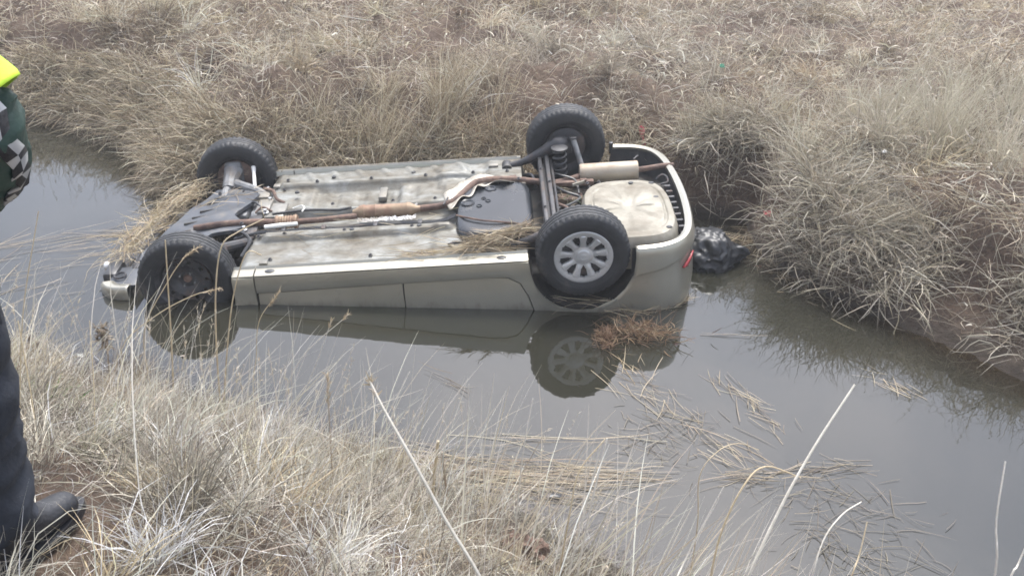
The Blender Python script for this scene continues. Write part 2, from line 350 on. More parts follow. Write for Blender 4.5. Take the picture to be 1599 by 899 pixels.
def panel(outline, fn, step=.04, thick=.012, inward=Vector((0, 1, 0)), rim=.0):
    """outline polygon in (u,v) cut into a grid, mapped by fn(u,v)->Vector, edge turned inwards"""
    bm = bmesh.new()
    f = bm.faces.new([bm.verts.new((u, v, 0)) for u, v in outline])
    us = [p[0] for p in outline]; vs_ = [p[1] for p in outline]
    for k in range(1, int((max(us) - min(us)) / step) + 1):
        bmesh.ops.bisect_plane(bm, geom=bm.verts[:] + bm.edges[:] + bm.faces[:], plane_co=(min(us) + k * step, 0, 0), plane_no=(1, 0, 0))
    for k in range(1, int((max(vs_) - min(vs_)) / step) + 1):
        bmesh.ops.bisect_plane(bm, geom=bm.verts[:] + bm.edges[:] + bm.faces[:], plane_co=(0, min(vs_) + k * step, 0), plane_no=(0, 1, 0))
    be = [e for e in bm.edges if e.is_boundary]
    base = {v: (v.co.x, v.co.y) for v in bm.verts}
    ex_ = bmesh.ops.extrude_edge_only(bm, edges=be)
    nv = {v for v in ex_['geom'] if isinstance(v, bmesh.types.BMVert)}
    pos = {}
    for v in bm.verts:
        p = fn(v.co.x, v.co.y)
        if v in nv: p = p + inward * thick
        pos[v] = p
    for v, p in pos.items(): v.co = p
    return bm
def heightgrid(x0, x1, y0, y1, step, fn):
    xs = np.linspace(x0, x1, max(2, int((x1 - x0) / step) + 1)); ys = np.linspace(y0, y1, max(2, int((y1 - y0) / step) + 1))
    X, Y = np.meshgrid(xs, ys); return grid_mesh('pan', X, Y, fn(X, Y))
def bumpf(x, a, b, s):      # plateau between a and b with soft edges s
    return sst(x, a - s, a + s) * (1 - sst(x, b - s, b + s))

# ------------------------------------------------------------------ the overturned car (local: x to its tail, y away from camera, z up = its underside)
car = empty('overturned_car', (-.8438, 6.0741, .3251), (.0558, -.0886, .0397))
tag(car, 'champagne beige saloon car lying upside down in the ditch water, wheels in the air', 'car')

def ysec(z):
    return float(np.interp(z, [-.75, -.5, -.35, -.2, -.125, -.10, -.04, -.015], [.805, .835, .842, .832, .815, .824, .815, .802]))
AC = (1.25, -.05); AR = .338; AF = (-1.25, -.07)
def yplan(x): return -.05 * max(0, (abs(x) - 1.35) / .5) ** 2
def side_fn(s, inset=0.):
    def f(x, z):
        y = ysec(z) - inset + yplan(x)
        for cx, cz in (AC, AF):
            r_ = math.hypot(x - cx, z - cz); y += .014 * math.exp(-((r_ - AR) / .035) ** 2)
        return Vector((x, s * y, z))
    return f
def arc(c, r, a0, a1, n_):
    return [(c[0] + r * math.cos(math.radians(a0 + (a1 - a0) * i / n_)), c[1] + r * math.sin(math.radians(a0 + (a1 - a0) * i / n_))) for i in range(n_ + 1)]
for s in (-1, 1):
    inw = Vector((0, -s, 0))
    ql = [(-.812, -.022), (-.812, -.132), (.0, -.122), (.70, -.116), (.78, -.126), (.852, -.165), (.897, -.25), (.930, -.36), (.945, -.5), (.945, -.74), (1.9, -.74), (1.9, -.50), (1.50, -.47)] + arc(AC, AR, -52, -180, 26)[0:] + [(.905, -.022)]
    finish('quarter_panel', panel(ql, side_fn(s), .045, .03, inw), M['paint'], car)
    fd = finish('front_door', panel([(-.806, -.138), (.106, -.126), (.106, -.74), (-.806, -.74)], side_fn(s, .006), .05, .03, inw), M['paint'], car)
    rd = finish('rear_door', panel([(.114, -.126), (.69, -.121), (.772, -.131), (.845, -.170), (.889, -.255), (.922, -.36), (.938, -.5), (.938, -.74), (.114, -.74)], side_fn(s, .006), .045, .03, inw), M['paint'], car)
    fl = [(-.955, -.022), (-.820, -.022), (-.820, -.74), (-1.72, -.74), (-1.72, -.50), (-1.50, -.47)] + arc(AF, AR, -128, -40, 18) + [(-.955, -.20)]
    finish('front_fender', panel(fl, side_fn(s), .05, .03, inw), M['paint'], car)
    # rocker underside
    for nm, xa, xb in (('sill', -.812, .905), ('fender_foot', -.955, -.820)):
        bm = bmesh.new(); xs = np.linspace(xa, xb, 30 if nm == 'sill' else 4)
        sec = [(.700, -.03), (.712, .006), (.716, .010), (.722, .004), (.728, -.004), (.76, -.006), (.79, -.009), (.802, -.0145), (.802, -.019)]
        rows = [[bm.verts.new((x, s * y, z)) for y, z in sec] for x in xs]
        for a_, b_ in zip(rows, rows[1:]):
            for j in range(len(sec) - 1): bm.faces.new((a_[j], a_[j + 1], b_[j + 1], b_[j]))
        bm.faces.new(rows[0]); bm.faces.new(rows[-1][::-1])
        so = finish(nm, bm, M['paint'], car)
        if nm == 'sill':
            for px_ in (-.72, .74):
                bm = bmesh.new(); lathe(bm, [(.001, 0), (.016, .0), (.019, -.002), (.020, -.006)], 18, 'Z', (px_, s * .762, -.0015))
                for v in bm.verts: v.co.x = px_ + (v.co.x - px_) * 1.6
                finish('sill_plug', bm, M['plastic'], so)
# wheel housings
for (cx, cz) in (AC, AF):
    for s in (-1, 1):
        bm = bmesh.new(); R_ = AR + .004
        A = [math.radians(-180 + 180 * i / 24) for i in range(25)]
        rings = [[bm.verts.new((cx + R_ * math.cos(a_), s * y, cz + R_ * math.sin(a_))) for a_ in A] for y in (.80, .70, .60, .50)]
        for p_, q_ in zip(rings, rings[1:]):
            for j in range(24): bm.faces.new((p_[j], p_[j + 1], q_[j + 1], q_[j]))
        bm.faces.new(rings[-1])
        finish('wheel_arch_liner', bm, M['cavity'], car)

# floor pan
def floor_fn(x, y):
    z = np.full(x.shape, -.020)
    z -= .085 * bumpf(y, -.21, .10, .03) * sst(-x, -.95, -.75) * 1.0      # tunnel
    z += .042 * bumpf(y, -.36, -.28, .012) * bumpf(x, -.85, .42, .03)     # rails
    z += .036 * bumpf(y, .44, .50, .012) * bumpf(x, -.88, .60, .03)
    for k in range(7):
        xc = -.66 + .19 * k
        z += .0035 * bumpf(x + .3 * y, xc - .02, xc + .03, .02) * bumpf(y, -.64, -.46, .04) * (k % 3 != 1)
        z -= .007 * bumpf(x, xc - .02, xc + .05, .012) * bumpf(y, .16, .38, .02)
        z += .010 * bumpf(x + (y - .62) * .5, xc - .03, xc + .02, .012) * bumpf(y, .55, .73, .02)
    z -= .03 * bumpf(x, -.60, .02, .02) * bumpf(y, .13, .41, .02)
    z += .016 * bumpf(x, .30, .50, .03) * bumpf(np.abs(y), .3, .72, .03)
    z -= .14 * bumpf(x, .50, 1.1, .03) * bumpf(y, -.56, .36, .04)
    z += .018 * sst(x, .62, .68) * bumpf(y, .42, .9, .02)
    z -= .04 * sst(-x, .90, .97)
    z += (fbm(x, y, 14, 3, 3) - .5) * .008
    return z
me = heightgrid(-.955, .905, -.715, .715, .0125, floor_fn); fp = link('floor_pan', me, M['pan'], car)
for i, (x, y) in enumerate([(-.25, -.32), (.2, -.32), (.1, .6), (-.5, .6), (-.72, .3), (.45, .62)]):
    bm = bmesh.new(); lathe(bm, [(.001, .003), (.012, .003), (.016, 0), (.017, -.01)], 14, 'Z', (x, y, -.008 + (.035 if abs(y) < .4 else 0)))
    finish('drain_plug', bm, M['plastic'], fp)
# seam bead along far sill
bm = bmesh.new(); tube(bm, [(-.93, .725, .004), (-.3, .728, .006), (.3, .728, .006), (.88, .727, .004)], .010, 6, 4)
finish('far_pinch_weld', bm, M['floor'], car)
for c_, s_ in (((-.10, .29, -.028), (.06, .17, .04)), ((-.84, .10, -.03), (.14, .22, .05))):
    bm = bmesh.new(); box(bm, c_, s_, bev=.011); finish('floor_brace', bm, M['floor'], car)

# rear underbody: dark well the suspension sits in
def rear_fn(x, y):
    z = np.full(x.shape, -.17)
    z += .05 * (fbm(x, y, 9, 3, 8) - .5)
    z += .13 * sst(x, 1.72, 1.80) * bumpf(y, .3, .9, .03) * 0
    z += .10 * bumpf(y, .20, .30, .03) * sst(x, 1.0, 1.1)
    return z
me = heightgrid(.90, 1.93, -.72, .76, .03, rear_fn); link('rear_floor', me, M['cavity'], car)
# spare wheel well with radial pressing
bm = bmesh.new(); cx, cy = 1.60, -.27; NA = 72; rings = []
def wellR(a_):
    c_, s_ = abs(math.cos(a_)), abs(math.sin(a_)); return 1 / ((c_ / .315) ** 3.2 + (s_ / .455) ** 3.2) ** (1 / 3.2)
for t, z0 in ((0, .038), (.12, .038), (.16, .046), (.3, .050), (.45, .050), (.6, .049), (.70, .048), (.73, .040), (.76, .040), (.79, .048), (.86, .044), (.90, .042), (.93, .026), (.97, -.01), (1.0, -.06), (1.02, -.16)):
    ring = []
    for j in range(NA):
        a_ = 2 * PI * j / NA; r_ = wellR(a_) * t
        z = z0 + (.011 * (1 if math.sin(a_ * 8 + .5) > .45 else 0) * bumpf(np.array(t), .25, .72, .08))
        ring.append(bm.verts.new((cx + r_ * math.cos(a_), cy + r_ * math.sin(a_), float(z))))
    rings.append(ring)
for a_, b_ in zip(rings, rings[1:]):
    for j in range(NA): bm.faces.new((a_[j], a_[(j + 1) % NA], b_[(j + 1) % NA], b_[j]))
bm.faces.new(rings[0])
well = finish('spare_wheel_well', bm, M['well'], car)
for x, y in ((1.40, -.10), (1.66, .09), (1.80, .07), (1.80, -.15), (1.60, -.12), (1.82, -.58)):
    bm = bmesh.new(); lathe(bm, [(.001, .003), (.013, .003), (.015, 0), (.015, -.006)], 14, 'Z', (x, y, .047))
    for v in bm.verts: v.co.x = x + (v.co.x - x) * 1.3
    finish('drain_plug', bm, M['plastic'], well)

# rear bumper
bpath = [(1.560, -.815), (1.66, -.812), (1.76, -.795), (1.85, -.752), (1.915, -.69), (1.96, -.60), (1.99, -.48), (2.01, -.30), (2.02, -.10), (2.02, .1), (2.01, .30), (1.99, .48), (1.96, .60), (1.915, .69), (1.85, .752), (1.76, .795), (1.66, .812), (1.595, .815)]
bp_ = catmull([(x, y, 0) for x, y in bpath], 4)
nb = len(bp_); secs = [(-.050, .012), (-.046, .026), (-.026, .034), (-.008, .028), (.004, .008), (.012, -.03), (.020, -.075), (.024, -.11)]
def bsec(side_u):
    return secs
bm = bmesh.new(); rows = []
for i, p in enumerate(bp_):
    t = (bp_[min(i + 1, nb - 1)] - bp_[max(i - 1, 0)]).normalized(); nrm = Vector((t.y, -t.x, 0))
    row = []
    ay = abs(p.y)
    # recess line on the corners
    gz = np.interp(p.x, [1.56, 1.75, 1.95, 2.02], [-.165, -.13, -.075, -.075])
    side = 1 - float(sst(np.array(1.9 - 0), 0, 1)) * 0
    prof = [(-.052, .006), (-.048, .024), (-.028, .032), (-.008, .026), (.004, .004), (.010, -.03), (.014, gz + .03), (.014, gz + .012), (.004, gz), (.001, gz - .03), (.006, gz - .09), (.012, -.32), (.006, -.42), (-.01, -.50)]
    for off, z in prof:
        q = p + nrm * off; xx = q.x; zz = z
        arx = AC[0] + math.sqrt(max(0, AR ** 2 - (zz - AC[1]) ** 2)) if zz < AC[1] else AC[0] + AR - .0
        if i < 5 or i > nb - 6:
            k = (i / 5 if i < 5 else (nb - 1 - i) / 5)
            end = arx - .010
            tgt = end if k == 0 else None
            x0 = bp_[0].x
            xx = end + (q.x - x0) * (bp_[5].x - end) / (bp_[5].x - x0) if i < 5 else end + (q.x - x0) * (bp_[nb - 6].x - end) / (bp_[nb - 6].x - x0)
        row.append(bm.verts.new((xx, q.y, zz)))
    rows.append(row)
for a_, b_ in zip(rows, rows[1:]):
    for j in range(len(a_) - 1): bm.faces.new((a_[j], a_[j + 1], b_[j + 1], b_[j]))
rb = finish('rear_bumper', bm, M['paint'], car, sharp=28)
md = rb.modifiers.new('solid', 'SOLIDIFY'); md.thickness = .006; md.offset = 0
# black inside of the bumper
bm = bmesh.new(); rows = []
for i, p in enumerate(bp_):
    t = (bp_[min(i + 1, nb - 1)] - bp_[max(i - 1, 0)]).normalized(); nrm = Vector((t.y, -t.x, 0))
    row = [bm.verts.new(p + nrm * o_ + Vector((0, 0, z))) for o_, z in ((-.046, .012), (-.050, -.05), (-.060, -.12), (-.07, -.24), (-.20, -.26))]
    rows.append(row)
for a_, b_ in zip(rows, rows[1:]):
    for j in range(4): bm.faces.new((a_[j], a_[j + 1], b_[j + 1], b_[j]))
bi = finish('bumper_inner_skin', bm, M['plastic'], rb)
for k in range(9):      # bumper reinforcement ribs
    bm = bmesh.new(); y = -.60 + k * .085
    box(bm, (1.915, y, -.035), (.045, .022, .10), bev=.004); finish('bumper_rib', bm, M['steel'], rb)
# red reflector let into the bumper corner: follows path between two stations
def bpt(u, off, z):
    f = u * (nb - 1); i = int(f); t_ = f - i; p = bp_[i].lerp(bp_[min(i + 1, nb - 1)], t_)
    t = (bp_[min(i + 1, nb - 1)] - bp_[max(i - 1, 0)]).normalized(); return p + Vector((t.y, -t.x, 0)) * off + Vector((0, 0, z))
for mir in (0, 1):
    bm = bmesh.new(); N_ = 12; top = []; bot = []
    for i in range(N_ + 1):
        s_ = i / N_; u = .200 + .085 * s_; u = 1 - u if mir else u
        zc = -.165 + .050 * s_; hgt = .003 + .020 * math.sin(PI * s_ ** .75) ** .8
        top.append(bm.verts.new(bpt(u, .017, zc + hgt * .45))); bot.append(bm.verts.new(bpt(u, .019, zc - hgt * .75)))
    for i in range(N_): bm.faces.new((top[i], top[i + 1], bot[i + 1], bot[i]))
    o_ = finish('bumper_reflector', bm, M['red'], rb); md = o_.modifiers.new('s', 'SOLIDIFY'); md.thickness = .012; md.offset = 0
# black end bracket at the far bumper end
bm = bmesh.new(); box(bm, (1.60, .79, .01), (.03, .03, .09), bev=.006); finish('bumper_bracket', bm, M['plastic'], rb)
# towing hook, rear valance
bm = bmesh.new(); tube(bm, [(1.86, .22, 0), (1.90, .22, .03), (1.93, .20, .02), (1.93, .16, .0), (1.88, .15, -.01)], .008, 8, 4); finish('towing_eye', bm, M['steel'], car)
# boot lid / rear end and cabin, mostly under water
bm = bmesh.new()
sec = [(1.99, -.49, .70), (2.0, -.62, .68), (1.90, -.78, .66), (1.35, -.84, .60)]
rows = []
for x, z, hw in sec: rows.append([bm.verts.new((x, y * hw, z)) for y in np.linspace(-1, 1, 9)])
for a_, b_ in zip(rows, rows[1:]):
    for j in range(8): bm.faces.new((a_[j], a_[j + 1], b_[j + 1], b_[j]))
finish('boot_lid', bm, M['paint'], car)
bm = bmesh.new()
def ring(z, x0, x1, hw, n_=6):
    P_ = [(x0, -hw), (x1, -hw), (x1, hw), (x0, hw)]; return [bm.verts.new((x, y, z)) for x, y in P_]
r1 = ring(-.74, -1.05, 1.45, .79); r2 = ring(-1.08, -.45, .95, .60); 
for j in range(4): bm.faces.new((r1[j], r1[(j + 1) % 4], r2[(j + 1) % 4], r2[j]))
wn = finish('window', bm, M['glass'], car, smooth=False)
bm = bmesh.new(); box(bm, (.25, 0, -1.11), (1.42, 1.22, .06), bev=.02); finish('roof', bm, M['paint'], car)
bm = bmesh.new(); box(bm, (-1.42, 0, -.76), (.75, 1.5, .05), bev=.02); finish('bonnet', bm, M['paint'], car)

# fuel tank
def tank_fn():
    bm = bmesh.new(); cx, cy = .70, -.12; NA = 64; rings = []
    def R(a_):
        c_, s_ = math.cos(a_), math.sin(a_); q = 1 / ((abs(c_) / .265) ** 5 + (abs(s_) / .40) ** 5) ** .2
        return q * (1 - .10 * math.exp(-((a_ - 2.35) / .35) ** 2) - .05 * math.exp(-((a_ - 1.9) / .2) ** 2))
    for t, z0 in ((.0, .048), (.2, .048), (.4, .048), (.6, .046), (.8, .044), (.9, .040), (.955, .028), (.985, .005), (1.0, -.05), (1.0, -.15)):
        rings.append([bm.verts.new((cx + R(2 * PI * j / NA) * t * math.cos(2 * PI * j / NA), cy + R(2 * PI * j / NA) * t * math.sin(2 * PI * j / NA), z0)) for j in range(NA)])
    for a_, b_ in zip(rings, rings[1:]):
        for j in range(NA): bm.faces.new((a_[j], a_[(j + 1) % NA], b_[(j + 1) % NA], b_[j]))
    bm.faces.new(rings[0])
    return finish('fuel_tank', bm, M['tank'], car)
tank = tank_fn()
for x, y, r_ in ((.68, .12, .030), (.63, -.03, .012), (.66, -.07, .014), (.60, -.14, .014), (.52, -.08, .035)):
    bm = bmesh.new(); lathe(bm, [(.001, -.012), (r_ * .7, -.012), (r_, .001), (r_ * 1.25, .004), (r_ * 1.4, .0)], 20, 'Z', (x, y, .050))
    finish('tank_dimple', bm, M['tank'], tank)
bm = bmesh.new(); tube(bm, [(.44, -.20, .02), (.5, -.30, .055), (.62, -.37, .06), (.75, -.40, .055), (.94, -.42, .03)], .007, 6, 5); finish('tank_strap', bm, M['rust'], tank)

# exhaust
ex = empty('exhaust', parent=car)
def part(name, mt, parent, fn, **k):
    bm = bmesh.new(); fn(bm); return finish(name, bm, mt, parent, **k)
part('exhaust_pipe', M['rust'], ex, lambda b: tube(b, [(-1.36, -.125, .00), (-1.15, -.125, .018), (-.9, -.12, .012), (-.8, -.118, .005)], [.020, .024, .026, .024], 12, 5))
def flex(b):
    lathe(b, [(.001, -.80), (.045, -.80), (.05, -.79)] + [(.040 + .006 * (i % 2), -.775 + i * .009) for i in range(12)] + [(.05, -.66), (.045, -.65), (.001, -.65)], 20, 'X', (0, -.115, .0))
part('flex_coupling', M['rustcat'], ex, flex)
part('exhaust_pipe', M['rust'], ex, lambda b: tube(b, [(-.66, -.112, -.005), (-.45, -.085, -.012), (-.25, -.06, -.012)], .021, 12, 5))
part('catalytic_converter', M['rustcat'], ex, lambda b: lathe(b, [(.02, -.28), (.026, -.26), (.048, -.225), (.052, -.20), (.047, -.19), (.047, -.13), (.051, -.12), (.047, -.11), (.047, .09), (.051, .10), (.048, .12), (.026, .16), (.022, .19)], 24, 'X', (0, -.035, .002)))
part('exhaust_pipe', M['rust'], ex, lambda b: tube(b, [(.17, -.030, .0), (.33, -.015, .005), (.43, .03, .02), (.50, .13, .035), (.57, .235, .045), (.68, .275, .045), (.85, .285, .03), (1.0, .27, .01), (1.12, .25, .0), (1.24, .29, .0), (1.34, .335, .005)], .024, 12, 5))
part('muffler', M['muffler'], ex, lambda b: lathe(b, [(.001, 1.318), (.03, 1.32), (.064, 1.325), (.067, 1.333), (.069, 1.35), (.069, 1.72), (.071, 1.732), (.067, 1.745), (.03, 1.75), (.001, 1.751)], 30, 'X', (0, .355, .015)))
part('tailpipe', M['rust'], ex, lambda b: tube(b, [(1.745, .36, .015), (1.85, .37, .02), (1.93, .385, .022), (2.01, .39, .02)], .020, 12, 4, caps=False))
for pp in ([(1.72, .40, .08), (1.76, .46, .08), (1.76, .50, .02)], [(.35, -.05, .03), (.38, .06, .03), (.36, .12, -.02)]):
    part('exhaust_hanger', M['steel'], ex, lambda b: tube(b, pp, .006, 6, 4))
# wavy heat shield along the bend
def shield(name, far_pts, near_pts, mt):
    bm = bmesh.new(); A_ = catmull(far_pts, 8); B_ = catmull(near_pts, 8); n_ = min(len(A_), len(B_)); rows = []
    for i in range(n_):
        rows.append([bm.verts.new(A_[i].lerp(B_[i], t) + Vector((0, -.018 * math.sin(i * .52) * t, -.025 * math.sin(PI * t) + .008 * math.sin(i * .45 + t * 3) + .012 * math.sin(i * .38) * (t - .2)))) for t in np.linspace(0, 1, 9)])
    for a_, b_ in zip(rows, rows[1:]):
        for j in range(8): bm.faces.new((a_[j], a_[j + 1], b_[j + 1], b_[j]))
    o_ = finish(name, bm, mt, ex); md = o_.modifiers.new('s', 'SOLIDIFY'); md.thickness = .003; return o_
shield('heat_shield', [(.34, .12, .02), (.40, .16, .045), (.45, .24, .035), (.50, .32, .04), (.62, .345, .05), (.78, .33, .04), (.93, .30, .02)],
       [(.40, -.14, .03), (.47, -.04, .058), (.55, .03, .062), (.60, .12, .066), (.68, .17, .068), (.80, .19, .062), (.93, .235, .03)], M['shield'])
for yy, nm in ((.045, 1), (-.125, 2)):
    bm = bmesh.new(); rows = []
    for i in range(60):
        x = -.24 + .0068 * i; wv = .012 * math.sin(i * .9) + .008 * math.sin(i * 2.3 + nm)
        rows.append([bm.verts.new((x, yy + (t - .5) * .055 + wv * .5 * t, -.012 + .005 * math.sin(i * 1.3 + t * 6 + math.sin(i * .37) * 3) + .005 * mnoise.noise(Vector((i * .5, t * 4, nm))))) for t in np.linspace(0, 1, 5)])
    for a_, b_ in zip(rows, rows[1:]):
        for j in range(4): bm.faces.new((a_[j], a_[j + 1], b_[j + 1], b_[j]))
    finish('foil_strip', bm, M['foil'], ex, sharp=20)

part('white_plastic_piece', M['white'], car, lambda b: tube(b, [(-.85, -.232, .03), (-.74, -.222, .032), (-.63, -.208, .03)], [.015, .017, .013], 10, 4))
bl = empty('brake_lines', parent=car)
for k in range(3):
    part('brake_line', M['plastic'], bl, lambda b: tube(b, [(-1.05, -.30 + .01 * k, -.01), (-.86, -.25 - .012 * k, .012), (-.7, -.262 - .012 * k, .012), (-.55, -.246 - .012 * k, .014), (-.35, -.25 - .012 * k, .010), (-.1, -.236 - .012 * k, .016), (.15, -.236 - .012 * k, .012), (.33, -.24 - .014 * k, .012), (.44, -.20 - .02 * k, .03)], .0065, 6, 6))
for x in (-.72, -.45, -.1, .2):
    part('line_clip', M['steel'], bl, lambda b: box(b, (x, -.258, .014), (.03, .06, .022), bev=.004))
part('handbrake_cable', M['plastic'], car, lambda b: tube(b, [(-.85, .02, .0), (-.6, .05, .0), (-.4, .045, -.01), (-.3, .05, .0)], .010, 8, 5))
part('clip_hose', M['white'], car, lambda b: tube(b, [(-.72, .09, .0), (-.66, .10, .012), (-.63, .06, .016), (-.64, .01, .01)], .005, 6, 5))

# rear suspension
rs = empty('rear_suspension', parent=car)
part('axle_beam', M['steel'], rs, lambda b: (box(b, (1.045, .03, .045), (.030, 1.24, .05), bev=.008), box(b, (1.095, .03, .060), (.030, 1.24, .05), bev=.008), box(b, (1.07, .03, .02), (.085, 1.2, .02), bev=.004)))
part('stabiliser_bar', M['steel'], rs, lambda b: tube(b, [(1.125, -.55, .045), (1.128, 0, .05), (1.125, .58, .045)], .010, 8, 4))
for s in (-1, 1):
    rz = .135 if s > 0 else .02
    part('trailing_arm', M['steel'], rs, lambda b: (tube(b, [(.80, s * .60, -.01), (.92, s * .60, .02), (1.06, s * .60, .085 if s > 0 else .06), (1.18, s * .59, .15 if s > 0 else .05), (1.28, s * .63, rz)], [.026, .026, .040, .060, .040], 12, 5),
                                                    box(b, (1.22, s * .60, rz - .015), (.14, .05, .10), bev=.018)))
    part('arm_bush', M['plastic'], rs, lambda b: lathe(b, [(.001, -.05), (.038, -.05), (.04, -.03), (.04, .03), (.038, .05), (.001, .05)], 18, 'Y', (.80, s * .60, -.015)))
    def spring(b, s=s):
        P_ = []; turns = 6
        for i in range(turns * 14 + 1):
            a_ = 2 * PI * i / 14; t = i / (turns * 14)
            P_.append((1.19 + .046 * math.cos(a_), s * (.46 + .03 * t) + .046 * math.sin(a_), -.11 + t * (.27 if s > 0 else .15)))
        tube(b, P_, .0085, 6)
    part('coil_spring', M['plastic'], rs, spring)
    part('spring_seat', M['steel'], rs, lambda b: lathe(b, [(.001, 0), (.06, 0), (.062, .012), (.03, .02), (.001, .02)], 20, 'Z', (1.19, s * .49, .155 if s > 0 else .03)))
    part('shock_absorber', M['greysteel'], rs, lambda b: (tube(b, [(1.30, s * .57, rz + .05), (1.345, s * .50, .03), (1.375, s * .43, -.05)], .021, 12), tube(b, [(1.372, s * .435, -.045), (1.40, s * .37, -.14)], .014, 8)))
    part('shock_mount', M['steel'], rs, lambda b: box(b, (1.295, s * .585, rz + .05), (.055, .055, .045), bev=.01))
part('rusty_crossmember', M['rust'], car, lambda b: (box(b, (1.25, .235, .0), (.33, .045, .035), bev=.008), box(b, (1.20, .12, -.06), (.25, .10, .03), bev=.01)))
part('rear_hose', M['plastic'], car, lambda b: tube(b, [(1.13, .20, .0), (1.20, .08, .01), (1.30, .02, -.01), (1.22, -.10, .0), (1.12, -.2, .02)], .011, 8, 5))
part('bracket', M['well'], car, lambda b: box(b, (1.30, .16, .03), (.10, .012, .02), Matrix.Rotation(.5, 3, 'Z')))

# front end
fr_ = empty('front_subframe', parent=car)
me = heightgrid(-1.74, -.93, -.60, .60, .03, lambda x, y: -.22 + .09 * (fbm(x, y, 8, 3, 2) - .5)); link('engine_bay', me, M['cavity'], car)
# undertray
ut = [(-1.640, -.47), (-1.655, -.37), (-1.60, -.20), (-1.53, 0.0), (-1.46, .20), (-1.38, .35), (-1.33, .44), (-1.20, .42), (-1.06, .36), (-.99, .30), (-1.03, .15), (-1.09, .03), (-1.10, -.02), (-1.06, -.07), (-1.00, -.12), (-.99, -.19), (-1.06, -.24), (-1.20, -.27), (-1.28, -.36), (-1.32, -.50), (-1.45, -.53)]
def ut_fn(x, y):
    z = .030 - .13 * max(0, -1.15 - x) ** 1.1 - .01 * abs(y)
    z += .012 * math.sin(PI * min(1, max(0, (x + 1.6) / .55))) * math.sin((y - x * .25) * 26) * .55
    z -= .020 * math.exp(-((y + .13 - (x + 1.0) * .1) / .05) ** 2) * (1 if x > -1.35 else .3)
    return Vector((x, y, z))
bm = panel(ut, ut_fn, .025, .025, Vector((0, 0, -1)))
tray = finish('undertray', bm, M['tray'], car)
for i in range(9):
    y = -.42 + i * .09; x0 = np.interp(y, [-.47, .44], [-1.56, -1.24])
    part('tray_slot', M['cavity'], tray, lambda b: box(b, (x0 + .02, y, ut_fn(x0, y).z + .002), (.10, .016, .012), Matrix.Rotation(.25, 3, 'Z'), bev=.003))
part('radiator_support', M['steel'], fr_, lambda b: box(b, (-1.66, -.05, -.085), (.05, .95, .05), bev=.01))
part('front_crossmember', M['steel'], fr_, lambda b: box(b, (-.965, .06, -.03), (.10, .72, .05), bev=.015))
part('engine_sump', M['greysteel'], fr_, lambda b: (box(b, (-1.12, .14, -.06), (.16, .18, .10), bev=.03), box(b, (-1.05, -.05, -.08), (.16, .14, .10), bev=.03)))
part('gearbox_casing', M['greysteel'], fr_, lambda b: box(b, (-1.02, .25, -.05), (.10, .12, .09), bev=.03))
part('mounting_bush', M['greysteel'], fr_, lambda b: lathe(b, [(.001, 0), (.05, 0), (.055, .02), (.03, .05), (.001, .05)], 20, 'X', (-1.0, .05, -.04)))
part('subframe_plate', M['floor'], fr_, lambda b: (box(b, (-.93, .14, -.0), (.10, .20, .03), bev=.01), box(b, (-.97, .32, -.01), (.10, .10, .05), bev=.012)))
for k, (x, y) in enumerate(((-.90, .22), (-.90, .04), (-1.0, -.2), (-.95, .4))):
    part('mount_bolt', M['bright'], fr_, lambda b: lathe(b, [(.001, .03), (.012, .03), (.013, .01), (.022, .008), (.022, 0)], 6, 'Z', (x, y, .0)))
for s in (-1, 1):
    part('control_arm', M['steel'] if s < 0 else M['greysteel'], fr_, lambda b: (tube(b, [(-.93, s * .33, -.02), (-1.05, s * .42, .0), (-1.20, s * .52, .01), (-1.25, s * .63, -.01)], [.03, .034, .036, .024], 10, 5),
        tube(b, [(-1.26, s * .34, -.02), (-1.27, s * .45, .0), (-1.25, s * .62, -.01)], [.035, .03, .022], 10, 4)))
    part('drive_shaft', M['steel'], fr_, lambda b: tube(b, [(-1.17, s * .2, -.09), (-1.21, s * .4, -.06), (-1.25, s * .62, -.03)], [.016, .014, .03], 10, 3))
    part('tie_rod', M['white'] if s > 0 else M['steel'], fr_, lambda b: tube(b, [(-1.04, s * .34, -.05), (-1.07, s * .50, .02), (-1.09, s * .60, .05), (-1.10, s * .66, .08)], [.011, .013, .012, .018], 8, 5))
    part('steering_knuckle', M['greysteel'], fr_, lambda b: (tube(b, [(-1.26, s * .48, -.01), (-1.26, s * .56, .02), (-1.25, s * .66, .06), (-1.25, s * .69, .11)], [.05, .055, .075, .045], 10, 4),
        box(b, (-1.25, s * .66, .03), (.13, .04, .20), bev=.025)))
    part('strut', M['steel'], fr_, lambda b: tube(b, [(-1.25, s * .60, -.03), (-1.22, s * .54, -.28)], [.03, .034], 12))
# front bumper remains
fpath = [(-1.625, -.800), (-1.70, -.795), (-1.76, -.775), (-1.815, -.72), (-1.855, -.62), (-1.87, -.45), (-1.88, -.20), (-1.88, .20), (-1.87, .45), (-1.85, .62), (-1.80, .73), (-1.70, .80)]
fp_ = catmull([(x, y, 0) for x, y in fpath], 4); nf = len(fp_)
bm = bmesh.new(); rows = []
for i, p in enumerate(fp_):
    t = (fp_[min(i + 1, nf - 1)] - fp_[max(i - 1, 0)]).normalized(); nrm = Vector((-t.y, t.x, 0)) * -1
    nrm = Vector((-t.y, t.x, 0)); 
    if nrm.dot(p - Vector((-1.2, 0, 0))) < 0: nrm = -nrm
    u = i / (nf - 1); drop = -.045 - .13 * float(sst(np.array(u), .28, .46))
    prof = [(-.09, -.022), (-.05, -.010), (-.015, -.006), (.0, -.02), (.006, -.05), (.004, -.10), (-.01, -.2), (-.03, -.4)]
    rows.append([bm.verts.new(p + nrm * o_ + Vector((0, 0, z + drop))) for o_, z in prof])
for a_, b_ in zip(rows, rows[1:]):
    for j in range(len(a_) - 1): bm.faces.new((a_[j], a_[j + 1], b_[j + 1], b_[j]))
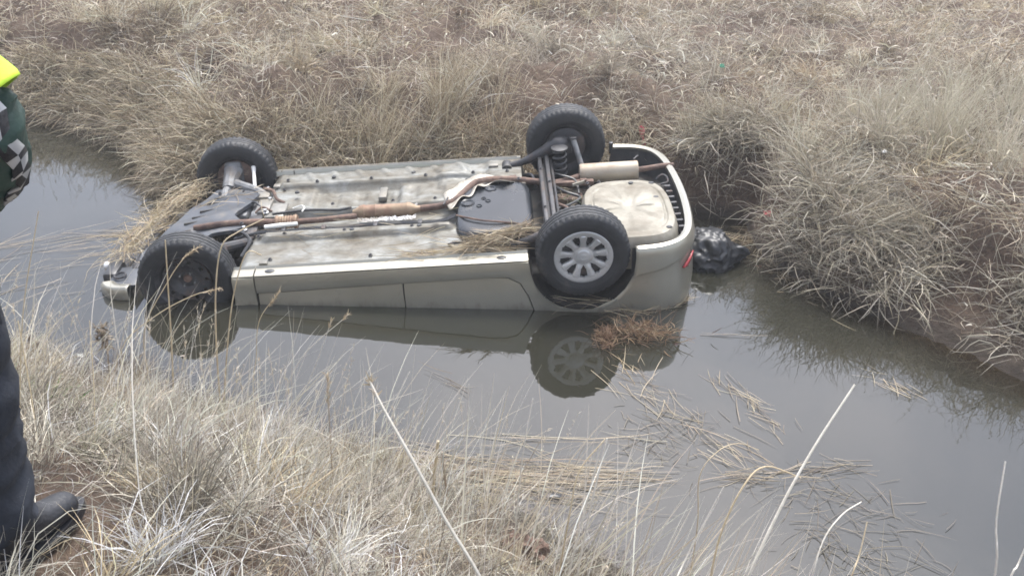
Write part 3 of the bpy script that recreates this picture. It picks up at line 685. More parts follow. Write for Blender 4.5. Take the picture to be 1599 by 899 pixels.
fb = finish('front_bumper', bm, M['paint'], car, sharp=40); md = fb.modifiers.new('s', 'SOLIDIFY'); md.thickness = .006
part('fog_lamp', M['lamp'], fb, lambda b: lathe(b, [(.001, -.008), (.02, -.007), (.032, -.002), (.036, .012), (.03, .03)], 20, 'X', (-1.875, -.46, -.075)))
part('fog_lamp_housing', M['plastic'], fb, lambda b: (box(b, (-1.80, -.52, -.085), (.10, .20, .09), bev=.03)))
part('front_splash_panel', M['tray'], car, lambda b: box(b, (-1.70, -.62, -.075), (.17, .26, .02), Matrix.Rotation(.2, 3, 'Z'), bev=.008))
part('tow_loop', M['steel'], fb, lambda b: tube(b, [(-1.72 + .035 * math.cos(a_), -.63 + .035 * math.sin(a_), -.05) for a_ in np.linspace(0, 2 * PI, 17)], .008, 6))
part('lower_grille', M['plastic'], fb, lambda b: [box(b, (-1.80, y, -.17), (.06, .16, .05), bev=.01) for y in (-.3,)])

# small fittings all over the underside
rb_ = random.Random(5)
bm = bmesh.new(); lathe(bm, [(.001, .010), (.006, .010), (.007, .004), (.011, .003), (.011, .0)], 8, 'Z'); bmesh.ops.recalc_face_normals(bm, faces=bm.faces[:])
bolt_me = bpy.data.meshes.new('bolt'); bm.to_mesh(bolt_me); bm.free(); bolt_me.materials.append(M['steel'])
for (x, y, z) in [(-.84, .58, -.01), (-.84, .42, -.01), (-.6, .47, .02), (-.2, .47, .02), (.2, .47, .02), (.55, .47, .02), (-.7, -.32, .02), (-.3, -.32, .02), (.15, -.32, .02), (.40, -.32, .02), (-.75, -.60, -.015), (-.1, -.62, -.015), (.62, .45, 0), (.80, .50, .0), (.50, .40, -.01), (.90, -.46, .04), (.46, .05, .03), (.88, .26, .045), (-.45, .16, -.02), (-.02, .16, -.02), (.28, .16, -.02), (1.045, .35, .07), (1.045, -.25, .07), (1.095, .1, .086), (1.36, .15, .03), (1.45, .22, .0), (1.86, .05, -.0), (-.99, .34, .0), (-.88, -.30, .0), (-1.02, -.16, .03), (-1.30, .38, .01), (-1.12, .36, .02), (-1.52, -.40, -.02)]:
    o_ = bpy.data.objects.new('bolt', bolt_me); COL.objects.link(o_); o_.parent = car; o_.location = (x, y, z); o_.scale = (1.3, 1.3, 1.3)
for k, pp in enumerate([[(-.98, .40, .02), (-.9, .33, .03), (-.86, .24, .01), (-.80, .20, -.01)], [(-1.10, .10, -.03), (-1.02, .18, .02), (-.95, .12, .01), (-.90, .02, .0)], [(-1.12, -.20, .0), (-1.0, -.28, .03), (-.93, -.36, .0), (-.97, -.48, -.05)], [(-1.0, .02, -.02), (-.93, .07, .03), (-.86, .06, .0)], [(.92, .52, -.05), (.98, .40, .0), (1.0, .24, -.02)], [(1.14, .42, .0), (1.17, .30, .04), (1.28, .24, .02), (1.30, .10, -.02)], [(1.12, -.10, .02), (1.20, -.22, .03), (1.26, -.34, .0)], [(.40, -.56, .0), (.46, -.60, .03), (.66, -.60, .03), (.80, -.58, .0)]]):
    part('hose', M['plastic'] if k % 3 else M['rust'], car, lambda b: tube(b, pp, .008 if k % 2 else .012, 8, 6))
for (x, y, z, sx, sy) in [(-.78, -.66, -.005, .05, .03), (.70, .60, .005, .07, .04), (.84, .38, .0, .05, .06), (1.0, -.5, .0, .05, .05), (-.90, .47, .0, .05, .05), (1.34, .23, .02, .05, .03)]:
    part('floor_bracket', M['rust'] if x > .8 else M['floor'], car, lambda b: box(b, (x, y, z), (sx, sy, .018), bev=.004))
# wheels
TR = .298
def tyre_bm():
    prof = [(.178, .070), (.186, .082), (.195, .086), (.215, .091), (.240, .0935), (.262, .091), (.276, .086), (.286, .078), (.2915, .070), (.2945, .062)]
    tread = []
    for y0, y1 in ((.060, .037), (.031, .004), (-.004, -.031), (-.037, -.060)):
        tread += [(.296, y0), (.2965, y1), ('g', y1 - .001), ('g', y1 - .005)]
    pr = prof + [(r_ if r_ != 'g' else .289, y) for r_, y in tread[:-2]] + [(r_, -y) for r_, y in prof[::-1]]
    bm = bmesh.new(); seg = 144
    def mod(k, j, r_):
        y = abs(pr[k][1])
        if .055 < y < .080 and j % 3 == 0: return r_ - .006
        if y < .055 and r_ > .294 and j % 4 == 0: return r_ - .002
        return r_
    lathe(bm, pr, seg, 'Y', (0, 0, 0), mod)
    lathe(bm, [(.2205, .0918), (.223, .0935), (.2255, .0928)], 96, 'Y'); lathe(bm, [(.2205, -.0918), (.223, -.0935), (.2255, -.0928)], 96, 'Y')
    return bm
tb = tyre_bm(); bmesh.ops.recalc_face_normals(tb, faces=tb.faces[:]); tyre_me = bpy.data.meshes.new('tyre'); tb.to_mesh(tyre_me); tb.free(); tyre_me.materials.append(M['rubber'])
tyre_me.polygons.foreach_set('use_smooth', [True] * len(tyre_me.polygons)); tyre_me.set_sharp_from_angle(angle=math.radians(30))
# in wheel space outer face looks to -Y
def wheel(loc, s, kind, rot=(0, 0, 0)):
    wroot = empty('wheel', loc, rot, car)
    if s > 0: wroot.rotation_euler = (rot[0], rot[1], rot[2] + PI)
    ty = bpy.data.objects.new('tyre', tyre_me); COL.objects.link(ty); ty.parent = wroot
    # rim barrel
    bm = bmesh.new()
    lathe(bm, [(.186, -.076), (.190, -.080), (.186, -.084), (.178, -.078), (.172, -.066), (.168, -.05), (.150, -.03), (.150, .04), (.166, .06), (.180, .074), (.188, .080), (.190, .076), (.186, .070), (.172, .056), (.156, .038), (.156, -.028), (.172, -.05), (.182, -.068), (.186, -.076)], 64, 'Y')
    rim = finish('rim', bm, M['steel'], wroot)
    # steel disc with round holes
    bm = bmesh.new(); NH = 10
    yd = {.030: -.022, .055: -.020, .070: -.030, .098: -.052, .150: -.046}
    inner = .098; hr = .0155; NA = NH * 8
    lathe(bm, [(.024, -.012), (.030, -.022), (.055, -.020), (.070, -.030), (.085, -.044), (.104, -.052)], NA, 'Y')
    # ring with holes: annulus .104-.150 cut
    for k in range(NH):
        a0 = 2 * PI * k / NH; w_ = 2 * PI / NH; cr_ = .127
        o_pts = []; h_pts = []
        for q in range(24):
            th = 2 * PI * q / 24; hx, hy = cr_ + hr * math.cos(th), hr * math.sin(th)
            h_pts.append((hx, hy))
            # project outwards to the sector border
            dx, dy = math.cos(th), math.sin(th); t_ = .0
            while True:
                t_ += .001; px_, py_ = cr_ + dx * t_, dy * t_; rr = math.hypot(px_, py_); aa = math.atan2(py_, px_)
                if rr < .104 or rr > .151 or abs(aa) > w_ / 2 + 1e-4: break
            o_pts.append((px_, py_))
        H = []; O = []
        for (hx, hy), (ox, oy) in zip(h_pts, o_pts):
            for (x, y), lst, yy in (((hx, hy), H, -.050), ((ox, oy), O, -.050)):
                lst.append(bm.verts.new((x * math.cos(a0) - y * math.sin(a0), yy, x * math.sin(a0) + y * math.cos(a0))))
        Hb = [bm.verts.new(v.co + Vector((0, .012, 0))) for v in H]
        for q in range(24):
            bm.faces.new((H[q], H[(q + 1) % 24], O[(q + 1) % 24], O[q])); bm.faces.new((H[q], Hb[q], Hb[(q + 1) % 24], H[(q + 1) % 24]))
    wd = finish('wheel_disc', bm, M['steel'], wroot)
    bm = bmesh.new(); lathe(bm, [(.001, -.030), (.020, -.030), (.026, -.024), (.028, -.010), (.034, .0)], 24, 'Y'); finish('hub_cap' if kind == 'steel' else 'hub', bm, M['rust'], wroot)
    for k in range(4):
        a_ = PI / 4 + k * PI / 2 + .2; bm = bmesh.new(); lathe(bm, [(.001, -.040), (.006, -.040), (.0085, -.034), (.0095, -.018)], 6, 'Y', (.050 * math.cos(a_), 0, .050 * math.sin(a_))); finish('wheel_bolt', bm, M['bright'], wroot)
    # drum / brake on the inner side
    bm = bmesh.new(); lathe(bm, [(.001, .072), (.06, .072), (.075, .066), (.138, .058), (.146, .052), (.146, .0)], 48, 'Y'); finish('brake_drum', bm, M['steel'] if loc[0] > 0 else M['rust'], wroot)
    if kind == 'hubcap':
        bm = bmesh.new(); NS = 9; K = 12; NA = NS * K
        def yy(r_): return float(np.interp(r_, [0, .045, .06, .10, .15, .172, .186, .192], [-.070, -.070, -.064, -.072, -.082, -.088, -.086, -.076]))
        RR = [.062, .068, .078, .09, .105, .12, .135, .146, .152, .160, .172, .182, .190, .193]
        V = {}
        for i, r_ in enumerate(RR):
            for j in range(NA):
                a_ = 2 * PI * (j + .0) / NA + PI / 2
                u = ((j % K) - K / 2) / K       # -.5 .. .5, spoke centred on u=+-.5 edges
                sp = (abs(u) > .30); dy = -.006 * math.cos((abs(u) - .5) * 2 * PI / .5 * .5) if .07 < r_ < .15 else 0
                V[i, j] = bm.verts.new((r_ * math.cos(a_), yy(r_) + (dy if sp else 0), r_ * math.sin(a_)))
        hole_w = {1: 2, 2: 2, 3: 3, 4: 3, 5: 3.5, 6: 3, 7: 2}
        bfaces = []
        for i in range(len(RR) - 1):
            for j in range(NA):
                jj = (j % K) + .5 - K / 2; r_m = (RR[i] + RR[i + 1]) / 2
                hw = float(np.interp(r_m, [.068, .074, .10, .12, .142, .151], [0, 1.5, 2.7, 3.3, 3.3, 0])) if .068 < r_m < .153 else 0
                if abs(jj) < hw: continue
                bfaces.append(bm.faces.new((V[i, j], V[i, (j + 1) % NA], V[i + 1, (j + 1) % NA], V[i + 1, j])))
        bmesh.ops.delete(bm, geom=[v for v in bm.verts if not v.link_faces], context='VERTS')
        be = [e for e in bm.edges if e.is_boundary]
        r_ = bmesh.ops.extrude_edge_only(bm, edges=be)
        for v in r_['geom']:
            if isinstance(v, bmesh.types.BMVert):
                v.co.y += .018
        hc = finish('hubcap', bm, M['silver'], wroot, sharp=32)
        bm = bmesh.new(); lathe(bm, [(.001, -.078), (.030, -.078), (.040, -.075), (.043, -.070), (.046, -.068), (.062, -.0645)], 40, 'Y'); finish('hubcap_centre', bm, M['silver'], wroot)
        bm = bmesh.new(); lathe(bm, [(.0165, -.0785), (.018, -.0805), (.0195, -.0785)], 32, 'Y'); finish('hubcap_emblem', bm, M['silver'], wroot)
        bm = bmesh.new(); lathe(bm, [(.001, -.042), (.16, -.042)], 48, 'Y'); finish('hub_shadow_plate', bm, M['cavity'], wroot)  # dark disc added behind the hubcap holes to stand for shade
    return wroot
wheel((1.25, -.735, -.004), -1, 'hubcap', (.03, 0, 0))
wheel((-1.25, -.725, -.036), -1, 'steel', (-.02, 0, .06))
wheel((1.25, .735, .095), 1, 'hubcap', (-.05, 0, 0))
wheel((-1.25, .730, -.020), 1, 'steel', (.03, 0, .06))

# ------------------------------------------------------------------ dry grass
gm, n, b = nodemat('dry_grass'); L = n.links; n.nodes.remove(b); outn = n.nodes['Material Output']
at_ = n.nodes.new('ShaderNodeAttribute'); at_.attribute_name = 'tint'
d1 = n.nodes.new('ShaderNodeBsdfPrincipled'); d1.inputs['Roughness'].default_value = .6; d1.inputs['Specular IOR Level'].default_value = .35
L.new(at_.outputs['Color'], d1.inputs['Base Color'])
t1 = n.nodes.new('ShaderNodeBsdfTranslucent'); L.new(at_.outputs['Color'], t1.inputs['Color'])
ms = n.nodes.new('ShaderNodeMixShader'); ms.inputs[0].default_value = .28
L.new(d1.outputs[0], ms.inputs[1]); L.new(t1.outputs[0], ms.inputs[2]); L.new(ms.outputs[0], outn.inputs['Surface'])

def blades(root, Ln, az, th0, bend, wd, col, nseg=3, wob=.15, clampz=True, flat=False):
    """curved tapering ribbons; all inputs are arrays of N"""
    N = len(root); P = [root.copy()]; D = []
    wv = RNG.normal(0, wob, N)
    for k in range(nseg):
        th = np.clip(th0 + bend * (k + .5) / nseg, 0, 2.7); a_ = az + wv * k + RNG.normal(0, wob * .4, N)
        d = np.stack([np.sin(th) * np.cos(a_), np.sin(th) * np.sin(a_), np.cos(th)], -1); D.append(d)
        P.append(P[-1] + d * (Ln / nseg)[:, None])
    P = np.stack(P, 1)                                   # N, nseg+1, 3
    if clampz:
        gz = ground(P[:, 1:, 0], P[:, 1:, 1]); gz = np.maximum(gz, -.02)
        P[:, 1:, 2] = np.maximum(P[:, 1:, 2], gz + RNG.uniform(.003, .03, (N, nseg)))
    tang = P[:, -1] - P[:, 0]
    rnd = RNG.normal(0, 1, (N, 3)); 
    if flat: rnd = np.tile(np.array([0, 0, 1.]), (N, 1)) + RNG.normal(0, .25, (N, 3))
    side = np.cross(tang, rnd); side /= np.linalg.norm(side, axis=1, keepdims=True) + 1e-9
    taper = np.interp(np.linspace(0, 1, nseg + 1), [0, .35, .75, 1], [.75, 1, .7, .12])
    off = side[:, None, :] * (wd[:, None] * .5)[:, :, None] * taper[None, :, None]
    V = np.stack([P - off, P + off], 2).reshape(N, -1, 3)      # N, 2(nseg+1), 3
    base = (np.arange(N) * 2 * (nseg + 1))[:, None, None]
    k = np.arange(nseg)[None, :, None]
    F = base + np.concatenate([2 * k, 2 * k + 1, 2 * k + 3, 2 * k + 2], -1)
    C = np.repeat(col[:, None, :], 2 * (nseg + 1), 1)
    return V.reshape(-1, 3), F.reshape(-1, 4), C.reshape(-1, 3)
def build_blades(name, parts, label=None, cat=None, kind='stuff', matr=None, parent=None):
    vo = 0; V = []; F = []; C = []
    for v, f, c in parts: V.append(v); F.append(f + vo); C.append(c); vo += len(v)
    V = np.concatenate(V); F = np.concatenate(F); C = np.concatenate(C)
    me = fast_mesh(name, V, F)
    ca = me.color_attributes.new('tint', 'FLOAT_COLOR', 'POINT')
    ca.data.foreach_set('color', np.concatenate([C, np.ones((len(C), 1))], 1).astype(np.float32).ravel())
    o = link(name, me, matr or gm, parent, smooth=False); tag(o, label, cat, kind=kind); return o
def palette(N, cols, jit=.10, wts=None):
    cols = np.array(cols); i = RNG.choice(len(cols), N, p=wts); c = cols[i] * RNG.normal(1, jit, (N, 1)) * RNG.normal(1, .02, (N, 3)); return np.clip(c, .01, .8)
def project(x, y, z):
    q = np.stack([x, y, z - CH], -1); d = q @ np.array(fw)
    return 799.5 + CF * (q @ np.array(rt2)) / d, 449.5 - CF * (q @ np.array(up2)) / d, d
def downhill(x, y):
    e = .12; gx = (ground(x + e, y) - ground(x - e, y)); gy = (ground(x, y + e) - ground(x, y - e))
    return np.arctan2(-gy, -gx), np.hypot(gx, gy) / (2 * e)

STRAW = [(.44, .37, .255), (.54, .47, .34), (.32, .26, .175), (.17, .132, .092), (.65, .585, .455), (.37, .325, .24)]
GREY = [(.45, .42, .345), (.55, .52, .445), (.32, .295, .24), (.66, .63, .56), (.40, .37, .305), (.19, .168, .138)]
def seeds(n_, x0, x1, y0, y1): return RNG.uniform(x0, x1, n_), RNG.uniform(y0, y1, n_)
BARE = [(1150, 285, .28, .50, .24), (1125, 320, .12, .35, .16), (1440, 495, .12, .55, .20), (1560, 545, .1, .60, .20), (1010, 205, .5, .16, .16), (850, 112, .75, .55, .30), (905, 42, .85, .9, .45), (1390, 62, .85, .8, .35), (1180, 40, .85, .8, .3), (700, 40, .9, .8, .35)]
def bare(x, y):
    m_ = np.zeros_like(x)
    for px, py, z, rx, ry in BARE:
        c = at_z(px, py, z); m_ = np.maximum(m_, np.exp(-(((x - c.x) / rx) ** 2 + ((y - c.y) / ry) ** 2)))
    return m_
def cut(x, y, df):
    return sst(x, .9, 1.6) * (1 - sst(df, .20 + .34 * sst(x, 2.1, 2.8), .30 + .38 * sst(x, 2.1, 2.8))) * sst(fbm(x, y, 1.6, 2, 77), .36, .50)
def infront(x, y, z, mg=.15, out=.3):
    foot = (np.hypot((x + 1.09) / .16, (y - 1.73) / .20) > 1) & (np.hypot((x + 1.02) / .09, (y - 1.60) / .14) > 1) | (RNG.random(len(x)) < .12)      # trodden down where the man stands
    px, py, d = project(x, y, z)
    a_ = (px > -1599 * mg) & (px < 1599 * (1 + mg)) & (py > -899 * mg) & (py < 899 * (1 + mg * 1.6)) & (d > .3)
    b_ = (px > -1599 * .5) & (px < 1599 * 1.5) & (py > -899 * .5) & (py < 899 * 1.6) & (d > .3)
    return (a_ | (b_ & (RNG.random(len(x)) < out))) & foot
# footprint of the car on the ground, nothing grows through it
cmat = car.matrix_basis.copy(); cinv = np.array(cmat.inverted())
def in_car(x, y, mg=.0):
    lx = cinv[0, 0] * x + cinv[0, 1] * y + cinv[0, 3] + cinv[0, 2] * .3; ly = cinv[1, 0] * x + cinv[1, 1] * y + cinv[1, 3] + cinv[1, 2] * .3
    return (np.abs(lx) < 2.03 + mg) & (np.abs(ly) < .84 + mg)

def heads(x, y, L0, L1, lean, hw, hl, nb, cols, waz=None):
    N = len(x); z = ground(x, y); az = RNG.uniform(0, 2 * PI, N) if waz is None else RNG.normal(waz, .9, N); th = np.abs(RNG.normal(lean, .18, N)); Ln = RNG.uniform(L0, L1, N)
    d = np.stack([np.sin(th) * np.cos(az), np.sin(th) * np.sin(az), np.cos(th)], -1); root = np.stack([x, y, z - .01], -1)
    st = blades(root, Ln, az, th, np.zeros(N), np.full(N, hw), palette(N, cols, .12), 4, 0.0, clampz=False)
    i = np.repeat(np.arange(N), nb); t = RNG.uniform(.80, 1.0, len(i)); p = root[i] + d[i] * (Ln[i] * t)[:, None]; M_ = len(i)
    hd = blades(p, RNG.uniform(.5, 1., M_) * hl, az[i] + RNG.normal(0, 1.2, M_), np.abs(th[i] + RNG.normal(0, .45, M_)), RNG.uniform(-.2, .6, M_), np.full(M_, hw * 1.1), palette(M_, cols, .15), 2, .2, clampz=False)
    return [st, hd]
# --- far bank
parts = []
x, y = seeds(330000, -11, 12, 4.2, 18)
z = ground(x, y); df = sdist(x, y, FAR, 1)
keep = (df > .02) & (RNG.random(len(x)) < np.clip((8.5 / y) ** 1.5, 0, 1)) & infront(x, y, z) & ~in_car(x, y)
x, y, z, df = x[keep], y[keep], z[keep], df[keep]
den = fbm(x, y, 1.1, 3, 21); bm_ = bare(x, y)
keep = RNG.random(len(x)) < np.clip(.55 + (den - .45) * 2.2, .12, 1) * (1 - .93 * bm_) * (1 - .85 * cut(x, y, df))
x, y, z, df = x[keep], y[keep], z[keep], df[keep]
N = len(x); dh, sl = downhill(x, y)
flow = fbm(x, y, .8, 3, 31) * 4 * PI
az = np.where(RNG.random(N) < np.clip(sl * 1.3, .1, .75), dh + RNG.normal(0, .8, N), flow + RNG.normal(0, .9, N))
col = palette(N, STRAW + GREY, .14)
cool = .7 * sst(fbm(x, y, .9, 3, 41) + .02 * x, .50, .68)[:, None]
col = col * (1 - cool) * np.array([1.02, .97, .90]) + cool * (col * .35 + .65 * palette(N, GREY, .12))
pale = sst(x, 2.5, 6) * sst(y, 7.5, 10); col = col * (1 + .55 * pale[:, None]); col[:, 0] *= 1  # paleness painted into the right rear grass, imitating a lens veil
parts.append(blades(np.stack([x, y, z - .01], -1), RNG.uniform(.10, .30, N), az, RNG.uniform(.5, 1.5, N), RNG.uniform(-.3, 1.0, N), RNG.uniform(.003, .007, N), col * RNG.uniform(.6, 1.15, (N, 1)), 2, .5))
print('far mat', N)

# tufts
x, y = seeds(4200, -11, 12, 4.2, 18); z = ground(x, y); df = sdist(x, y, FAR, 1)
keep = (df > .08) & infront(x, y, z, .12, .35) & (RNG.random(len(x)) < np.clip((9 / y), 0, 1)) & ~in_car(x, y, .05)
keep &= RNG.random(len(x)) < np.clip(.5 + (fbm(x, y, .9, 3, 22) - .45) * 3, .1, 1) * (1 - .95 * bare(x, y)) * (1 - .92 * cut(x, y, df))
x, y, df = x[keep], y[keep], df[keep]; T = len(x)
nb_ = RNG.integers(20, 95, T); idx = np.repeat(np.arange(T), nb_); N = len(idx)
rad = RNG.uniform(.03, .10, T)[idx]; ra = RNG.uniform(0, 2 * PI, N); rr = np.sqrt(RNG.random(N)) * rad
bx, by = x[idx] + rr * np.cos(ra), y[idx] + rr * np.sin(ra); bz = ground(bx, by)
dh, sl = downhill(x, y); lean = np.where(df < .9, dh, fbm(x, y, .7, 2, 33) * 4 * PI)
hgt = RNG.uniform(.14, .44, T) * (1 + .35 * sst(-x, 1, 5)) * (1 + .0 * df)
az = np.where(RNG.random(N) < .45, ra, lean[idx] + RNG.normal(0, .95, N))
tcol = palette(T, STRAW, .10); gcol = palette(T, GREY, .10)
cm = .6 * sst(fbm(x, y, .9, 3, 41) + .02 * x, .50, .68)[:, None]; tc_ = tcol * (1 - cm) + gcol * cm
tc_ *= (1 + .40 * (sst(x, 2.5, 6) * sst(y, 7.5, 10)))[:, None]  # same veil-like lightening put into the tuft colours
tc_ *= (.55 + .9 * fbm(x, y, 1.5, 3, 66))[:, None]
col = tc_[idx] * RNG.normal(1, .28, (N, 1)); col = np.clip(col, .03, .75)
Ln = hgt[idx] * RNG.uniform(.5, 1.25, N)
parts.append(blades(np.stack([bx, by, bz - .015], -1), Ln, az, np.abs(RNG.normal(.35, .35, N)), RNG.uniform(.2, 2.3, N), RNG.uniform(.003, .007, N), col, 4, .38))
print('far tufts', T, N)

# drape over the bank edge
s_ = RNG.uniform(0, 1, 60000); seg = RNG.integers(1, len(FAR) - 2, 60000)
p = FAR[seg] + (FAR[seg + 1] - FAR[seg]) * s_[:, None]
nrm_ = (FAR[seg + 1] - FAR[seg]); seglen = np.hypot(nrm_[:, 0], nrm_[:, 1]); nrm_ = np.stack([-nrm_[:, 1], nrm_[:, 0]], -1) / seglen[:, None]
off = RNG.uniform(.02, .62, 60000) ** 1.0; clump = fbm(p[:, 0], p[:, 1], 3.2, 3, 55)
x, y = p[:, 0] + nrm_[:, 0] * off, p[:, 1] + nrm_[:, 1] * off; z = ground(x, y)
keep = (RNG.random(60000) < seglen / seglen.max() * 12) & infront(x, y, z, .12, .3) & ~in_car(x, y) & (RNG.random(60000) < np.clip((clump - .33) * 4.5, 0, 1)) & (z > .03)
keep &= RNG.random(60000) < (1 - .93 * bare(x, y)) * (1 - .78 * cut(x, y, off))
x, y, z = x[keep], y[keep], z[keep]; N = len(x); dh, sl = downhill(x, y)
cw = .5 * sst(x, .5, 2.0)[:, None]; col = palette(N, STRAW, .14) * (1 - cw) + palette(N, GREY, .14) * cw
parts.append(blades(np.stack([x, y, z - .01], -1), RNG.uniform(.12, .50, N), dh + RNG.normal(0, .75, N), RNG.uniform(.2, 1.4, N), RNG.uniform(.3, 2.0, N), RNG.uniform(.003, .0075, N), col * RNG.uniform(.6, 1.2, (N, 1)), 4, .35, clampz=True))
print('drape', N)
M3 = 26000; x3, y3 = seeds(M3, .8, 6.5, 3.0, 8.4); d3 = sdist(x3, y3, FAR, 1); lo = .24 + .40 * sst(x3, 2.1, 2.8)
k3 = (d3 > lo) & (d3 < lo + .28) & (fbm(x3, y3, 4, 3, 83) > .42); x3, y3 = x3[k3], y3[k3]; z3 = ground(x3, y3); k3 = infront(x3, y3, z3, .12, .3); x3, y3, z3 = x3[k3], y3[k3], z3[k3]; N = len(x3); dh, sl = downhill(x3, y3)
parts.append(blades(np.stack([x3, y3, z3], -1), RNG.uniform(.18, .50, N), dh + RNG.normal(0, .6, N), RNG.uniform(.5, 1.3, N), RNG.uniform(.8, 1.6, N), RNG.uniform(.0025, .0058, N), palette(N, GREY[:3] + STRAW + STRAW, .28), 5, .34))
# broad curled leaves in pale straw colours
x, y = seeds(26000, -9, 10, 4.3, 14); z = ground(x, y); df = sdist(x, y, FAR, 1)
keep = (df > .05) & infront(x, y, z, .1, .2) & ~in_car(x, y) & (RNG.random(len(x)) < 1 - .9 * bare(x, y)); x, y, z = x[keep], y[keep], z[keep]; N = len(x)
M2 = 70000; x2, y2 = seeds(M2, -10, 11, 4.3, 17); z2 = ground(x2, y2); d2 = sdist(x2, y2, FAR, 1)
k2 = (d2 > .0) & infront(x2, y2, z2, .12, .2) & ~in_car(x2, y2, .03) & (RNG.random(M2) < (1 - .93 * bare(x2, y2)) * (1 - .75 * cut(x2, y2, d2)) * np.clip((fbm(x2, y2, 2.2, 3, 71) - .32) * 4, .1, 1) * np.clip((9 / y2) ** 1.3, 0, 1))
x2, y2, z2 = x2[k2], y2[k2], z2[k2]; N2 = len(x2); c2 = palette(N2, STRAW + GREY, .18)
parts.append(blades(np.stack([x2, y2, z2 + np.abs(RNG.normal(0, .11, N2))], -1), RNG.uniform(.10, .42, N2), RNG.uniform(0, 2 * PI, N2), RNG.uniform(1.0, 1.75, N2), RNG.uniform(-.5, .8, N2), RNG.uniform(.003, .0065, N2), c2, 4, .4))
print('tangle', N2)
parts.append(blades(np.stack([x, y, z + RNG.uniform(0, .22, N)], -1), RNG.uniform(.05, .15, N), RNG.uniform(0, 2 * PI, N), RNG.uniform(.2, 1.3, N), RNG.uniform(.6, 2.2, N), RNG.uniform(.006, .012, N), palette(N, [(.66, .61, .51), (.52, .46, .36), (.42, .36, .27)], .15), 3, .5))
x, y = seeds(1500, -9, 9, 4.5, 13); z = ground(x, y); dn = sdist(x, y, FAR, 1); k = (dn > .15) & ~in_car(x, y, .05) & infront(x, y, z, .1, .1) & (fbm(x, y, 1.2, 2, 91) > .45)
parts += heads(x[k], y[k], .30, .70, .22, .0042, .035, 12, [(.62, .56, .45), (.50, .42, .31), (.68, .62, .52)], .3)
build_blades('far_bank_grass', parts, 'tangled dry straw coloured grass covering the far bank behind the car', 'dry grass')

# --- taller standing plumes of grass on the far bank
def plume(name, px, py, z0, rx, ry, n_, h, cols, label):
    c = at_z(px, py, z0); nt_ = max(3, n_ // 55); tx_ = c.x + RNG.normal(0, rx, nt_); ty_ = c.y + RNG.normal(0, ry, nt_); ti = RNG.integers(0, nt_, n_); th_ = RNG.uniform(.55, 1.15, nt_); h = h * th_[ti]
    x = tx_[ti] + RNG.normal(0, .05, n_); y = ty_[ti] + RNG.normal(0, .05, n_); z = ground(x, y)
    k = sdist(x, y, FAR, 1) > .1; x, y, z, h = x[k], y[k], z[k], h[k]; N = len(x)
    return build_blades(name, [blades(np.stack([x, y, z], -1), RNG.uniform(.4, 1.1, N) * h, RNG.normal(.3, 1.6, N), np.abs(RNG.normal(.14, .18, N)), RNG.uniform(.1, 1.2, N), RNG.uniform(.0025, .0045, N), palette(N, cols, .12), 4, .08)], label, 'dry grass')
plume('standing_grass', 610, 150, .75, .55, .40, 2300, .72, STRAW, 'tall upright brown grass standing at the top of the far bank, left of the middle')
plume('standing_grass', 700, 110, .85, .12, .10, 500, .80, STRAW, 'narrow tuft of tall yellowish stems above the rear of the car floor')
plume('standing_grass', 1500, 190, .8, .85, .60, 3800, .66, [(.58, .53, .41), (.50, .46, .36), (.42, .38, .29)], 'pale cream feathery grass standing at the top right of the bank')
plume('standing_grass', 1390, 190, .7, .30, .20, 1100, .42, [(.45, .41, .32), (.36, .32, .24)], 'short pale grass on the crest in front of the cream feathery grass')

# --- near bank
parts = []
x, y = seeds(260, -3.2, .3, 1.9, 4.3); dn = sdist(x, y, NEAR, -1); k = (dn > .02) & (dn < 1.6); parts += heads(x[k], y[k], .25, .62, .32, .0024, .022, 18, [(.60, .53, .42), (.52, .44, .32), (.66, .61, .52)], .5)
x, y = seeds(300000, -5.0, 4.5, -.2, 5.8); z = ground(x, y); dn = sdist(x, y, NEAR, -1)
keep = (dn > -.03) & infront(x, y, z, .15, .12) & (np.hypot(x, y) > 1.0) & (RNG.random(len(x)) < np.clip((fbm(x, y, 2.4, 3, 61) - .30) * 3.5, .15, 1))
keep &= RNG.random(len(x)) < np.clip(1.0 - .35 * sst(x, -.5, .35) * sst(-dn, -.4, 0), .1, 1)
x, y, z, dn = x[keep], y[keep], z[keep], dn[keep]; N = len(x); dh, sl = downhill(x, y)
az = np.where(RNG.random(N) < .4, dh + RNG.normal(0, 1, N), RNG.uniform(0, 2 * PI, N))
parts.append(blades(np.stack([x, y, z - .01], -1), RNG.uniform(.05, .24, N), az, RNG.uniform(.3, 1.5, N), RNG.uniform(.0, 1.2, N), RNG.uniform(.0014, .0034, N), palette(N, GREY + GREY + STRAW[:3] + [(.14, .12, .10)] * 3, .2) * (.62 + .75 * fbm(x, y, 1.8, 3, 63))[:, None] * RNG.uniform(.65, 1.2, (N, 1)), 3, .4))
print('near mat', N)
x, y = seeds(2600, -4.5, 3.5, .5, 5.2); z = ground(x, y); dn = sdist(x, y, NEAR, -1)
keep = (dn > .02) & infront(x, y, z, .12, .15) & (np.hypot(x, y) > 1.1) & (RNG.random(len(x)) < np.clip(1.0 - .35 * sst(x, -.5, .35), .1, 1)); x, y, dn = x[keep], y[keep], dn[keep]; T = len(x)
nb_ = RNG.integers(25, 80, T); idx = np.repeat(np.arange(T), nb_); N = len(idx)
ra = RNG.uniform(0, 2 * PI, N); rr = np.sqrt(RNG.random(N)) * RNG.uniform(.02, .07, T)[idx]
bx, by = x[idx] + rr * np.cos(ra), y[idx] + rr * np.sin(ra); bz = ground(bx, by)
hgt = RNG.uniform(.08, .28, T) * (1 - .3 * sst(x, -1, 0))
tc_ = palette(T, GREY, .10); yel = RNG.random(T) < .25; tc_[yel] = palette(int(yel.sum()), STRAW, .1); tc_ = np.minimum(tc_, .58)
